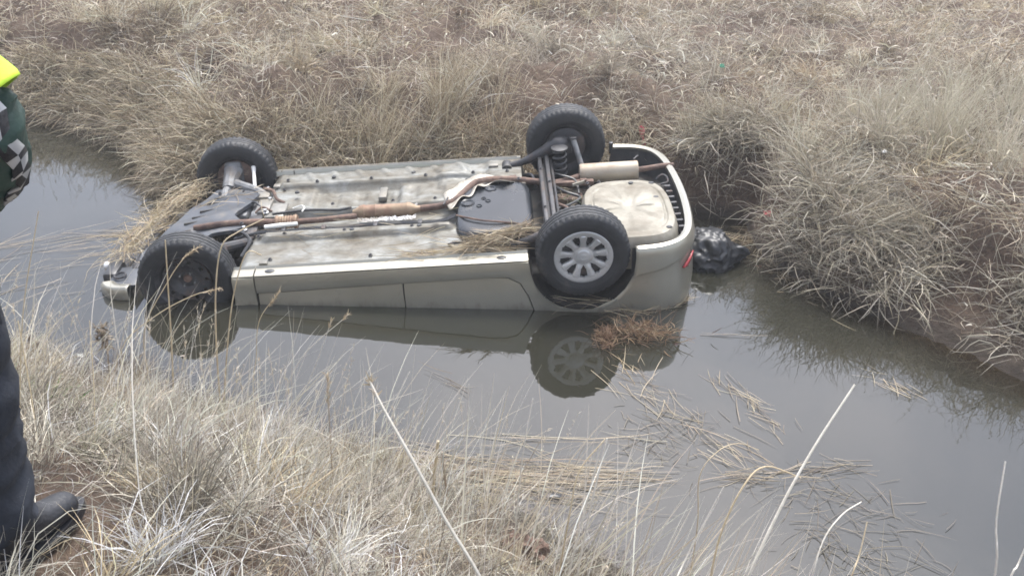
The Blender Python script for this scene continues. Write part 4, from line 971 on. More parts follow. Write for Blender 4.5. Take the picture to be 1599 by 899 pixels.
tc_ *= (.64 + .9 * fbm(x, y, 2.2, 3, 64))[:, None]
col = np.clip(tc_[idx] * RNG.normal(1.0, .30, (N, 1)), .03, .78)
parts.append(blades(np.stack([bx, by, bz - .01], -1), hgt[idx] * RNG.uniform(.5, 1.3, N), np.where(RNG.random(N) < .6, ra, RNG.normal(1.2, .8, N)), np.abs(RNG.normal(.25, .22, N)), RNG.uniform(.3, 1.9, N), RNG.uniform(.0015, .0034, N), col, 4, .2))
print('near tufts', T, N)
# taller loose stems
x, y = seeds(5200, -3.9, 2.6, .9, 4.6); z = ground(x, y); dn = sdist(x, y, NEAR, -1)
keep = (dn > .0) & (dn < 2.2) & infront(x, y, z, .12, .2) & (np.hypot(x, y) > 1.2) & (RNG.random(len(x)) < .62 * np.clip(1.15 - dn * .5, .2, 1)); x, y, z = x[keep], y[keep], z[keep]; N = len(x)
parts.append(blades(np.stack([x, y, z - .01], -1), RNG.uniform(.2, .75, N), RNG.normal(.6, .9, N), np.abs(RNG.normal(.25, .22, N)), RNG.uniform(.0, 1.2, N), RNG.uniform(.0018, .0042, N), palette(N, [(.70, .67, .60), (.56, .50, .39), (.74, .69, .58), (.60, .56, .48)], .14), 5, .06))
x = RNG.uniform(-.55, 1.5, 520); y = RNG.uniform(1.5, 3.5, 520); z = ground(x, y); k = (z > .0) & (sdist(x, y, NEAR, -1) < .8); x, y, z = x[k], y[k], z[k]; N = len(x)
parts.append(blades(np.stack([x, y, z - .01], -1), RNG.uniform(.25, .75, N), RNG.normal(.35, .6, N), np.abs(RNG.normal(.32, .2, N)), RNG.uniform(-.1, .6, N), RNG.uniform(.0032, .0066, N), palette(N, [(.66, .62, .54), (.52, .45, .34), (.70, .64, .52)], .12), 5, .04))
print('near stems', N)
build_blades('near_bank_grass', parts, 'bleached grey dry grass matted over the near bank in the foreground', 'dry grass')

# sprigs of fresh green weed
c = at_z(85, 655, .75); x = c.x + RNG.normal(0, .09, 260); y = c.y + RNG.normal(0, .07, 260); z = ground(x, y)
build_blades('green_weeds', [blades(np.stack([x, y, z], -1), RNG.uniform(.07, .16, 260), RNG.uniform(0, 2 * PI, 260), RNG.uniform(.1, .8, 260), RNG.uniform(.3, 1.2, 260), RNG.uniform(.004, .008, 260), palette(260, [(.10, .22, .05), (.15, .27, .08)], .15), 3)], 'small patch of fresh green weeds beside the standing man\'s knee', 'weeds')

# ------------------------------------------------------------------ straw afloat and on the car
def raft(name, pxs, width, n_, l0, l1, ang_j, cols, label, zr=(.003, .012), w_=(.003, .0055), bend=.09, cat='floating straw', lift=0):
    n_ = int(n_ * (.70 if n_ > 60 else 1)); w_ = (w_[0] * .45, w_[1] * .85)
    P_ = np.array([at_z(px, py, 0)[:2] for px, py in pxs]); seg = np.diff(P_, axis=0); ln = np.hypot(*seg.T); pr = ln / ln.sum()
    i = RNG.choice(len(seg), n_, p=pr); t = RNG.random(n_)[:, None]; p = P_[i] + seg[i] * t; cl_ = RNG.normal(0, width * .8, (9, 2)); p = p + cl_[RNG.integers(0, 9, n_)]
    ang = np.arctan2(seg[i, 1], seg[i, 0]); p = p + RNG.normal(0, width, (n_, 2)); az = ang + RNG.normal(0, ang_j, n_) + PI * RNG.integers(0, 2, n_)
    Ln = RNG.uniform(l0, l1, n_); p = p - np.stack([np.cos(az), np.sin(az)], -1) * Ln[:, None] * .5
    z = RNG.uniform(*zr, n_)
    v, f, c_ = blades(np.concatenate([p, z[:, None]], 1), Ln, az, np.full(n_, PI / 2) - RNG.uniform(0, lift, n_), RNG.uniform(0, lift * 1.6, n_), RNG.uniform(*w_, n_), palette(n_, cols, .14), 4, bend, clampz=False, flat=True)
    v[:, 2] = np.maximum(v[:, 2], .002)
    return build_blades(name, [(v, f, c_)], label, cat)
WET = [(.19, .155, .11), (.28, .23, .165), (.14, .115, .085), (.36, .305, .22)]; SUNK = [(.15, .13, .10), (.19, .165, .125), (.24, .205, .155), (.12, .105, .085)]; DRYF = [(.42, .34, .22), (.34, .27, .18), (.50, .43, .31)]
raft('floating_straw', [(0, 395), (90, 375), (210, 362)], .07, 70, .15, .7, .22, DRYF + WET, 'loose yellow straw floating off the nose of the car')
raft('floating_straw', [(0, 450), (120, 420), (190, 395)], .16, 45, .15, .55, .35, DRYF, 'sparse stems floating between the man and the car nose')
raft('floating_straw', [(955, 560), (1000, 610), (1060, 660), (1130, 700), (1180, 730)], .055, 150, .06, .36, .45, DRYF + DRYF + WET, 'long diagonal raft of straw drifting out from the rear wheel')
raft('floating_straw', [(1000, 700), (1080, 690), (1010, 660)], .10, 150, .03, .16, 1.2, SUNK, 'soggy brown straw mat beside the long diagonal raft')
raft('floating_straw', [(1120, 590), (1165, 625), (1220, 675)], .035, 75, .05, .24, .4, DRYF + WET, 'small wedge of straw afloat in the middle of the open water')
raft('floating_straw', [(1120, 745), (1240, 740), (1340, 728)], .03, 60, .05, .30, .3, WET + DRYF[:1], 'thin line of straw floating in the lower right water')
raft('floating_straw', [(1210, 790), (1290, 780), (1420, 800)], .08, 110, .03, .26, .8, SUNK, 'sunken brown straw mat in the lower right water, upper part')
raft('floating_straw', [(1250, 860), (1340, 850), (1440, 890)], .10, 130, .03, .24, 1.0, SUNK, 'sunken brown straw mat at the bottom edge of the water')
raft('floating_straw', [(560, 705), (700, 730), (840, 745), (990, 745)], .055, 230, .2, .75, .10, DRYF + WET[:2], 'dense bundle of long reeds lying on the water along the near bank')
raft('floating_straw', [(600, 745), (760, 750), (900, 770)], .10, 200, .12, .6, .35, WET + DRYF[:2], 'dark soaked reeds lying at the near water edge')
raft('floating_straw', [(770, 682), (880, 685), (1010, 690)], .012, 12, .25, .6, .08, DRYF, 'single long pale stems floating before the reed bundle')
raft('floating_straw', [(670, 575), (705, 600), (735, 618)], .010, 10, .10, .25, .25, WET + DRYF[:1], 'thin brown stem floating alone under the car side')
raft('floating_straw', [(1060, 524), (1110, 524), (1170, 526)], .006, 6, .10, .3, .10, WET, 'faint pale stem afloat right of the rear bumper')
raft('floating_straw', [(1340, 583), (1370, 588), (1420, 615)], .03, 22, .05, .2, .6, DRYF, 'small cluster of straw near the tip of the thick leaning stalk')
raft('floating_straw', [(1190, 400), (1240, 440), (1290, 470)], .08, 300, .04, .2, .9, WET + DRYF[:2], 'brown soaked straw caught against the far bank beside the bin bag')
raft('floating_straw', [(1130, 375), (1190, 370), (1230, 385)], .07, 260, .06, .24, .7, DRYF + WET, 'straw washed up between the bin bag and the far bank')
# reddish tangle standing at the rear arch
c = at_z(1000, 525, 0); n_ = 420
x = c.x + RNG.normal(0, .115, n_); y = c.y + RNG.normal(0, .055, n_) + .35 * (x - c.x) * 0; z = RNG.uniform(.0, .05, n_)
a1 = blades(np.stack([x, y, z], -1), RNG.uniform(.04, .17, n_), RNG.uniform(0, 2 * PI, n_), RNG.uniform(.7, 1.6, n_), RNG.uniform(-.3, .6, n_), RNG.uniform(.003, .006, n_), palette(n_, [(.20, .125, .075), (.27, .18, .11), (.14, .09, .06), (.36, .28, .18)], .15), 3, .3, clampz=False)
c = at_z(945, 535, 0); n_ = 260
x = c.x + RNG.normal(0, .03, n_); y = c.y + RNG.normal(0, .06, n_); z = RNG.uniform(0, .05, n_)
a2 = blades(np.stack([x, y, z], -1), RNG.uniform(.03, .10, n_), RNG.uniform(0, 2 * PI, n_), RNG.uniform(.4, 1.4, n_), RNG.uniform(0, .6, n_), RNG.uniform(.003, .006, n_), palette(n_, [(.22, .14, .09), (.30, .21, .13), (.15, .10, .07)], .15), 3, .3, clampz=False)
build_blades('straw_tangle', [a1, a2], 'reddish brown tangle of wet straw standing in the water below the rear bumper', 'straw tangle')
raft('fine_straw', [(950, 488), (1010, 492), (1075, 470)], .012, 55, .08, .28, .25, DRYF, 'dry straw line lodged along the waterline of the rear bumper', cat='straw', zr=(.005, .04))
def on_car(name, pts, width, n_, l0, l1, aj, cols, label, h0=.0, h1=.05, lift=.3):
    """straw heaped on the car floor; pts in the car's own frame"""
    P_ = np.array(pts, float); seg = np.diff(P_, axis=0); ln = np.linalg.norm(seg, axis=1)
    i = RNG.choice(len(seg), n_, p=ln / ln.sum()); p = P_[i] + seg[i] * RNG.random(n_)[:, None]
    p[:, :2] += RNG.normal(0, width, (n_, 2)); p[:, 2] += RNG.uniform(h0, h1, n_)
    Wm = np.array(cmat); q = p @ Wm[:3, :3].T + Wm[:3, 3]
    az = np.arctan2(seg[i, 1], seg[i, 0]) + RNG.normal(0, aj, n_) + PI * RNG.integers(0, 2, n_)
    return build_blades(name, [blades(q, RNG.uniform(l0, l1, n_), az, PI / 2 - RNG.uniform(-.1, lift, n_), RNG.uniform(0, lift * 2, n_), RNG.uniform(.003, .006, n_), palette(n_, cols, .14), 4, .12, clampz=False)], label, 'straw')
on_car('straw_heap', [(.50, -.66, .01), (.65, -.62, .02), (.80, -.56, .03), (.90, -.50, .04)], .032, 520, .05, .24, .45, DRYF + WET[:2], 'dry straw heaped on the car floor in front of the rear wheel', 0, .05)
on_car('straw_heap', [(.10, -.69, .01), (.45, -.66, .01), (.75, -.66, .012)], .015, 80, .08, .3, .2, DRYF, 'loose strands of straw along the rocker edge of the car', 0, .01, .1)
on_car('straw_heap', [(-1.78, -.42, -.09), (-1.74, -.1, -.08), (-1.68, .15, -.07), (-1.55, .42, -.05), (-1.42, .62, -.04)], .05, 900, .05, .26, .7, DRYF + STRAW[:2], 'thick roll of dry grass caught across the nose of the car', 0, .08, .7)
on_car('straw_heap', [(-1.35, .18, .02), (-1.15, .3, .02), (-.95, .2, .02)], .06, 26, .08, .25, 1.2, DRYF, 'a few yellow stalks lying over the open engine bay', .01, .04, .2)
on_car('straw_heap', [(1.08, -.78, -.34), (1.25, -.79, -.375), (1.42, -.78, -.35)], .015, 26, .08, .3, .25, DRYF, 'stray stems stuck inside the rear wheel arch', 0, .02, .2)
on_car('straw_heap', [(1.15, .12, -.03), (1.25, .0, -.03), (1.2, -.2, -.02)], .04, 90, .04, .14, 1.2, WET + [(.12, .15, .08)], 'greenish brown plant scraps caught behind the axle', 0, .03, .6)
on_car('straw_heap', [(-.70, -.30, .02), (.1, -.45, .0), (.5, -.3, .02)], .10, 34, .08, .3, .5, DRYF, 'thin scattered straws on the near half of the car floor', 0, .015, .1)

# ------------------------------------------------------------------ single stalks in the foreground
stm = mat('pale_stalk', (.56, .52, .44), (.70, .66, .58), rough=.6, scale=30, bump=.2)
sty = mat('yellow_stalk', (.48, .38, .23), (.60, .50, .34), rough=.6, scale=30, bump=.2)
stb = mat('brown_stalk', (.26, .20, .14), (.36, .29, .21), rough=.7, scale=30, bump=.2)
GRP = 'tall dry stalks standing in the foreground'
def stalk(pxs, y0, dy, r0, r1, mt, label, head=None):
    """pxs: traced points, carried in the plane through depth y0 leaning dy away over the length"""
    npt = len(pxs); P_ = [at_y(px, py, y0 + dy * i / max(1, npt - 1)) for i, (px, py) in enumerate(pxs)]
    g0 = float(ground(P_[0].x, P_[0].y)); d = (P_[1] - P_[0])
    if P_[0].z > g0 and g0 > -.4: P_.insert(0, Vector((P_[0].x - d.x * .1, P_[0].y, g0 - .01)))
    bm = bmesh.new(); tube(bm, P_, [r0, (r0 + r1) / 2, r1], 6, 5)
    o_ = finish('dry_stalk', bm, mt); o_['label'] = label; o_['category'] = 'dry stalk'; o_['group'] = GRP
    if head:
        tip = P_[-1]; dr = (P_[-1] - P_[-2]).normalized(); n_ = head[1]; t = RNG.random(n_)
        rt_ = np.array(tip)[None] - np.array(dr)[None] * (t * head[0])[:, None]
        az = math.atan2(dr.y, dr.x) + RNG.normal(0, 1.0, n_); th = math.acos(max(-1, min(1, dr.z))) + RNG.normal(0, .35, n_)
        build_blades('seed_head', [blades(rt_, RNG.uniform(.012, .032, n_), az, np.abs(th), RNG.uniform(-.2, .4, n_), RNG.uniform(.002, .0042, n_), palette(n_, [(.46, .38, .27), (.38, .30, .20)], .12), 3, .1, clampz=False)], kind=None, parent=o_)
    return o_
S = [
 ([(1160, 925), (1215, 800), (1270, 700), (1335, 600)], 2.35, .35, .0066, .0036, stm, 'thickest pale stalk leaning right across the open water', None),
 ([(1105, 925), (1125, 835), (1160, 760), (1195, 728), (1250, 745)], 2.35, .25, .0042, .0022, sty, 'yellow stalk hooked over to the right, left of the thick leaning stalk', None),
 ([(1262, 925), (1285, 845), (1315, 803), (1345, 783)], 2.2, .2, .0030, .0018, stm, 'short stalk arching right, first one right of the thick leaning stalk', None),
 ([(1322, 925), (1342, 865), (1354, 815)], 2.15, .1, .0028, .0018, sty, 'short yellow stalk with a slight bend, second right of the thick stalk', None),
 ([(1546, 930), (1556, 810), (1570, 720)], 2.1, .15, .0036, .0022, stm, 'upright pale stalk near the bottom right corner', None),
 ([(1568, 925), (1590, 880), (1625, 800)], 2.0, .1, .0036, .0022, stm, 'pale stalk leaning out of the frame at the bottom right corner', None),
 ([(760, 925), (695, 810), (640, 710), (600, 640), (577, 594)], 1.75, .15, .0052, .0034, stm, 'long whitish stalk leaning left over the near bank, bottom middle', (.05, 40)),
 ([(526, 925), (522, 800), (514, 650), (511, 585)], 2.4, .2, .0024, .0016, stb, 'thin upright brown stalk with a seed head, in front of the car door reflection', (.12, 60)),
 ([(1050, 925), (1072, 870), (1130, 760)], 2.3, .15, .0036, .0020, stm, 'straight thin stalk leaning right, between the fan of stems and the hooked stalk', None),
 ([(676, 765), (684, 688)], 3.2, .02, .0075, .0070, sty, 'short thick broken reed stub at the water edge', None),
 ([(697, 768), (690, 705)], 3.25, .02, .0060, .0050, stb, 'brown broken reed stub right beside the thick stub', None),
 ([(300, 805), (390, 775), (480, 752)], 2.6, .1, .0026, .0016, stm, 'pale stalk lying low and slanting over the matted grass, lower left', None),
 ([(1088, 830), (1092, 745), (1120, 705), (1152, 692), (1185, 702)], 2.6, .15, .0020, .0012, sty, 'thin stem curling over to the right just left of the hooked yellow stalk', None),
 ([(272, 640), (268, 540), (262, 440), (258, 375)], 4.1, .1, .0050, .0032, sty, 'straight yellow stalk in front of the left part of the front tyre', None),
 ([(345, 640), (338, 540), (337, 450), (346, 385), (372, 362), (412, 342)], 4.05, .2, .0055, .0028, sty, 'kinked yellow stalk bending right above the front wheel', None),
 ([(350, 625), (357, 520), (367, 450), (385, 395), (408, 398)], 4.0, .1, .0045, .0026, sty, 'stalk with a drooping tip between the front wheel and the sill', None),
 ([(225, 520), (262, 440), (290, 400), (312, 385)], 4.1, .1, .0030, .0016, sty, 'stalk with a plump seed head crossing the front rim', (.10, 60)),
 ([(190, 545), (240, 495), (300, 462), (345, 450)], 4.0, .1, .0030, .0016, sty, 'slanting stalk with seeds crossing the lower front rim', (.09, 50)),
 ([(395, 600), (400, 560), (405, 500), (437, 455)], 4.0, .1, .0028, .0016, sty, 'slender stalk with a feathery head over the front door', (.10, 60)),
 ([(440, 640), (470, 560), (545, 490)], 3.8, .1, .0026, .0014, stm, 'pale stalk with a white tuft reaching over the sill reflection', (.05, 40)),
 ([(455, 650), (485, 590), (518, 500)], 3.75, .1, .0026, .0014, stm, 'pale stalk with a small tuft just left of the one with the white tuft', (.05, 40)),
 ([(20, 925), (30, 700), (35, 500), (60, 330)], 2.2, .3, .0024, .0014, sty, 'tall thin yellow stalk rising beside the standing man', None),
 ([(60, 925), (62, 760), (52, 640), (28, 500)], 2.1, .3, .0030, .0018, sty, 'tall pale yellow stalk crossing the man\'s boot', None),
 ([(150, 925), (145, 780), (148, 640), (140, 500)], 2.2, .4, .0024, .0014, sty, 'thin upright stalk standing right of the man\'s boot', None),
 ([(800, 880), (815, 720), (832, 622)], 2.7, .15, .0032, .0020, stm, 'straight bleached stem leaning right under the reflected rear wheel', None),
 ([(900, 905), (925, 780), (948, 684)], 2.45, .15, .0042, .0024, stm, 'longest stem of the fan left of the hooked yellow stalk', None),
 ([(885, 910), (915, 790), (940, 690)], 2.45, .15, .0038, .0022, stm, 'second stem of the fan, leaning against the longest one', None),
 ([(870, 915), (890, 800), (905, 735), (945, 685)], 2.45, .15, .0032, .0018, sty, 'bent thin stem of the fan meeting the others at the tip', None),
 ([(720, 880), (726, 760), (732, 600)], 2.8, .1, .0022, .0014, stm, 'faint upright stem left of the thin brown water stem', None),
 ([(560, 860), (585, 700), (640, 580)], 2.6, .2, .0024, .0012, stm, 'grey stem leaning right behind the long whitish stalk', None),
]
for a_ in S: stalk(*a_)

# ------------------------------------------------------------------ bin bag
def blob(name, c, s, seed, amp, mt, freq=2.5, sub=5, shape=None):
    bm = bmesh.new(); bmesh.ops.create_icosphere(bm, subdivisions=sub, radius=1)
    for v in bm.verts:
        d = v.co.normalized(); q = d * freq + Vector((seed, seed * .7, 0))
        r_ = 1 + amp * mnoise.noise(q) + amp * .9 * (1 - abs(mnoise.noise(q * 2.3)) * 2) * .5 + amp * .45 * (1 - 2 * abs(mnoise.noise(q * 3.1)) ** .6) * .5 + amp * .2 * (1 - 2 * abs(mnoise.noise(q * 8)) ** .7) * .5
        p = d * r_
        if shape: p = shape(p)
        v.co = Vector((p.x * s[0], p.y * s[1], p.z * s[2]))
    o_ = finish(name, bm, mt, sharp=60); o_.location = c; return o_
bc = at_z(1118, 402, .06)
def bagshape(p):
    k = max(0, p.x - .55); return Vector((p.x + k * .5, p.y * (1 - k * .9), p.z * (1 - k * .8) + k * .15))
bag = blob('bin_bag', (bc.x - .03, bc.y + .10, .04), (.185, .21, .165), 3.3, .24, M['bag'], 1.5, 5, bagshape)
tag(bag, 'crumpled shiny black bin bag floating behind the rear bumper', 'bin bag')
bm = bmesh.new(); tube(bm, [(.17, -.02, .05), (.22, -.03, .07), (.25, -.02, .04)], [.03, .012, .028], 8, 4); finish('knot', bm, M['bag'], bag)
# small litter
redm = mat('red_plastic_scrap', (.45, .05, .07), (.55, .09, .11), rough=.35, scale=20)
def scrap(name, px, py, z, sx, sy, mt, label, cat, up_=.02, rotx=.5):
    for _ in range(25):
        c = at_z(px, py, z); z += .4 * (max(float(ground(c.x, c.y)), 0) + up_ - z)
    c = at_z(px, py, z); bm = bmesh.new(); n_ = 7; g_ = []
    for i in range(n_):
        for j in range(n_):
            u, v = i / (n_ - 1) - .5, j / (n_ - 1) - .5
            g_.append(bm.verts.new((u * sx, v * sy, .35 * max(sx, sy) * mnoise.noise(Vector((u * 3 + px, v * 3, 0))))))
    for i in range(n_ - 1):
        for j in range(n_ - 1): bm.faces.new((g_[i * n_ + j], g_[(i + 1) * n_ + j], g_[(i + 1) * n_ + j + 1], g_[i * n_ + j + 1]))
    o_ = finish(name, bm, mt); o_.location = c; o_.rotation_euler = (rotx, 0, .4); md = o_.modifiers.new('s', 'SOLIDIFY'); md.thickness = .003
    tag(o_, label, cat); return o_
scrap('plastic_wrapper', 1201, 333, .02, .07, .055, redm, 'crushed pinkish red wrapper at the water edge under the far bank', 'wrapper', .04)
scrap('red_rag', 1003, 212, .45, .03, .16, redm, 'narrow red rag hanging down the bank above the rear bumper', 'rag', .05, 1.1)
scrap('bottle_cap_scrap', 1128, 103, .8, .05, .035, mat('green_plastic', (.02, .30, .18), rough=.4), 'tiny green plastic scrap lying in grass on the far bank', 'plastic scrap', .10)
scrap('white_paper', 1381, 236, .6, .035, .03, M['white'], 'small white paper scrap on the far bank to the right', 'paper scrap', .12)
scrap('white_paper', 125, 555, .0, .03, .02, M['white'], 'white speck of paper in the reeds on the left', 'paper scrap', .05)
dc = at_z(862, 775, 0)
o_ = blob('dark_driftwood', (dc.x, dc.y, .0), (.055, .02, .012), 9.1, .4, M['plastic'], 2, 3); tag(o_, 'small dark lump floating among the near reeds', 'driftwood')
cl = at_z(815, 850, .25)
clod = blob('earth_clod', (cl.x, cl.y, float(ground(cl.x, cl.y)) + .01), (.085, .06, .07), 5.2, .5, mat('dark_brown_earth', (.13, .085, .065), (.20, .14, .11), rough=.95, scale=30, bump=.8), 3, 4)
tag(clod, 'dark brown clod of earth in the grass at the bottom middle', 'earth clod')
for k, (px, py, lb) in enumerate(((52, 545, 'withered dark plant head leaning out beside the man\'s leg'), (160, 525, 'withered brown plant head in the reeds before the car nose'))):
    c = at_y(px, py, 4.05); g0 = float(ground(c.x, c.y))
    bm = bmesh.new(); tube(bm, [(c.x - .02, c.y, min(g0, c.z - .2)), (c.x + .01, c.y, c.z - .1), (c.x, c.y, c.z)], .003, 6, 4)
    o_ = finish('withered_plant', bm, stb); tag(o_, lb, 'withered plant')
    n_ = 90; rt_ = np.array(c)[None] + RNG.normal(0, 1, (n_, 3)) * np.array([[.012, .012, .04]])
    build_blades('withered_head', [blades(rt_, RNG.uniform(.02, .06, n_), RNG.uniform(0, 2 * PI, n_), RNG.uniform(.3, 2.2, n_), RNG.uniform(0, .8, n_), RNG.uniform(.005, .012, n_), palette(n_, [(.10, .08, .06), (.18, .14, .10), (.30, .25, .19)], .2), 3, .3, clampz=False)], kind='stuff', parent=o_)

# ------------------------------------------------------------------ the man at the left edge
skin = mat('skin', (.42, .25, .18), (.46, .28, .20), rough=.5, scale=10)
navy = mat('navy_trousers', (.009, .012, .019), (.017, .022, .033), rough=.85, scale=20, bump=.3, bscale=60)
dkgreen = mat('dark_green_sleeve', (.010, .035, .028), (.018, .05, .04), rough=.55, scale=12, bump=.4, bscale=30)
hivis = mat('hi_vis_yellow', (.50, .80, .03), (.58, .86, .06), rough=.6, scale=10, bump=.3, bscale=25)
tape = mat('reflective_tape', (.38, .39, .40), (.50, .51, .52), rough=.35, metal=.3, scale=20)
black = mat('black_leather', (.012, .013, .017), (.022, .024, .030), rough=.5, scale=18, bump=.3)
PX, PY = -1.285, 1.70
man = empty('person', (PX, PY, float(ground(PX + .1, PY))), (0, 0, math.radians(-14)))
tag(man, 'man in yellow hi vis jacket, dark trousers and boots, standing at the left edge', 'person')
def skinmesh(name, chains, mt, parent=man, sub=2, fold=0):
    bm = bmesh.new(); ly = bm.verts.layers.skin.verify(); vd = {}
    first = True
    for ch in chains:
        prev = None
        for (x, y, z, rx, ry) in ch:
            key = (round(x, 4), round(y, 4), round(z, 4))
            v = vd.get(key)
            if v is None:
                v = bm.verts.new((x, y, z)); v[ly].radius = (rx, ry); vd[key] = v
                if first: v[ly].use_root = True; first = False
            if prev is not None and not bm.edges.get((prev, v)): bm.edges.new((prev, v))
            prev = v
    me = bpy.data.meshes.new(name); bm.to_mesh(me); bm.free(); o_ = link(name, me, mt, parent, smooth=False)
    sk = o_.modifiers.new('skin', 'SKIN'); sk.use_smooth_shade = True
    ss = o_.modifiers.new('sub', 'SUBSURF'); ss.levels = sub; ss.render_levels = sub
    if fold:
        tx = bpy.data.textures.new(name + '_folds', 'CLOUDS'); tx.noise_scale = .09
        dm = o_.modifiers.new('folds', 'DISPLACE'); dm.texture = tx; dm.strength = fold; dm.mid_level = .5
    return o_
EL = {1: (.345, -.045, 1.105), -1: (-.31, -.07, 1.10)}
WR = {1: (.175, .12, .93), -1: (-.19, .12, .95)}
def arm(s, k):
    e, w_ = EL[s], WR[s]
    return [(0, 0, 1.38, .11 * k, .10 * k), (s * .15, 0, 1.41, .062 * k, .062 * k), (s * .215, -.01, 1.36, .055 * k, .055 * k), (*e, .042 * k, .042 * k), ((e[0] + w_[0]) / 2, (e[1] + w_[1]) / 2, (e[2] + w_[2]) / 2, .040 * k, .038 * k), (*w_, .026 * k, .030 * k)]
def leg(s, k):
    return [(0, 0, .98, .13 * k, .11 * k), (s * .095, 0, .86, .085 * k, .09 * k), (s * .115, .015, .52, .058 * k, .062 * k), (s * .125, -.01, .33, .055 * k, .058 * k), (s * .13, -.02, .10, .036 * k, .040 * k)]
hand = []
for s in (1, -1):
    w_ = WR[s]; pm = (w_[0] - s * .035, w_[1] + .055, w_[2] - .035)
    hand.append([(*w_, .026, .030), (*pm, .036, .018)])
    for q in range(4):
        o_x = (q - 1.5) * .018
        hand.append([(*pm, .036, .018), (pm[0] - s * .02, pm[1] + .035, pm[2] + o_x - .015, .009, .009), (pm[0] - s * .04, pm[1] + .055 - abs(q - 1.2) * .004, pm[2] + o_x - .02, .0085, .0085), (pm[0] - s * .055, pm[1] + .06 - abs(q - 1.2) * .005, pm[2] + o_x - .03, .0075, .0075)])
    hand.append([(*w_, .026, .030), (pm[0] + s * .0, pm[1] + .0, pm[2] + .045, .011, .011), (pm[0] - s * .02, pm[1] + .03, pm[2] + .055, .009, .009)])
body = skinmesh('body', [[(0, 0, .98, .13, .11), (0, 0, 1.15, .13, .10), (0, 0, 1.38, .11, .10), (0, 0, 1.49, .055, .055), (0, .01, 1.56, .06, .065), (0, .02, 1.65, .078, .095), (0, .01, 1.72, .06, .075)], leg(1, 1), leg(-1, 1), arm(1, 1), arm(-1, 1)] + hand, skin)
def cloth(name, pts, rad, mt, amp=.010, parent=man, seg=40, wr=14., seed=0.):
    bm = bmesh.new(); P_ = catmull(pts, 10); tube(bm, P_, rad, seg, caps=False)
    bmesh.ops.recalc_face_normals(bm, faces=bm.faces[:]); bm.normal_update()
    for v in bm.verts:
        q = v.co * wr * .5 + Vector((seed, 0, 0)); q2 = Vector((v.co.x * wr * .5, v.co.y * wr * .5, v.co.z * wr * 1.7 + v.co.x * 9 + seed))
        v.co += v.normal * (amp * (1 - 2.2 * abs(mnoise.noise(q2))) + amp * .8 * mnoise.noise(q))
    o_ = finish(name, bm, mt, parent, sharp=70); md = o_.modifiers.new('s', 'SOLIDIFY'); md.thickness = .005; return o_
for s in (1, -1):
    cloth('trouser_leg', [(s * .085, 0, .97), (s * .095, 0, .86), (s * .115, .015, .52), (s * .125, -.01, .30), (s * .13, -.02, .13)], [.115, .112, .085, .080, .078], navy, .021, seed=5 * s, wr=15)
skinmesh('trousers', [[(0, 0, 1.02, .145, .125), (0, 0, .96, .15, .13)] + leg(1, 1.2)[1:3], [(0, 0, .96, .15, .13)] + leg(-1, 1.2)[1:3]], navy, fold=.01)
skinmesh('hi_vis_jacket', [[(0, 0, .97, .175, .15), (0, 0, 1.05, .18, .155), (0, 0, 1.22, .18, .15), (0, 0, 1.38, .15, .13), (0, 0, 1.48, .085, .085)]] + [[(0, 0, 1.38, .15, .13), (s * .16, 0, 1.40, .085, .085)] for s in (1, -1)], hivis, fold=.018)
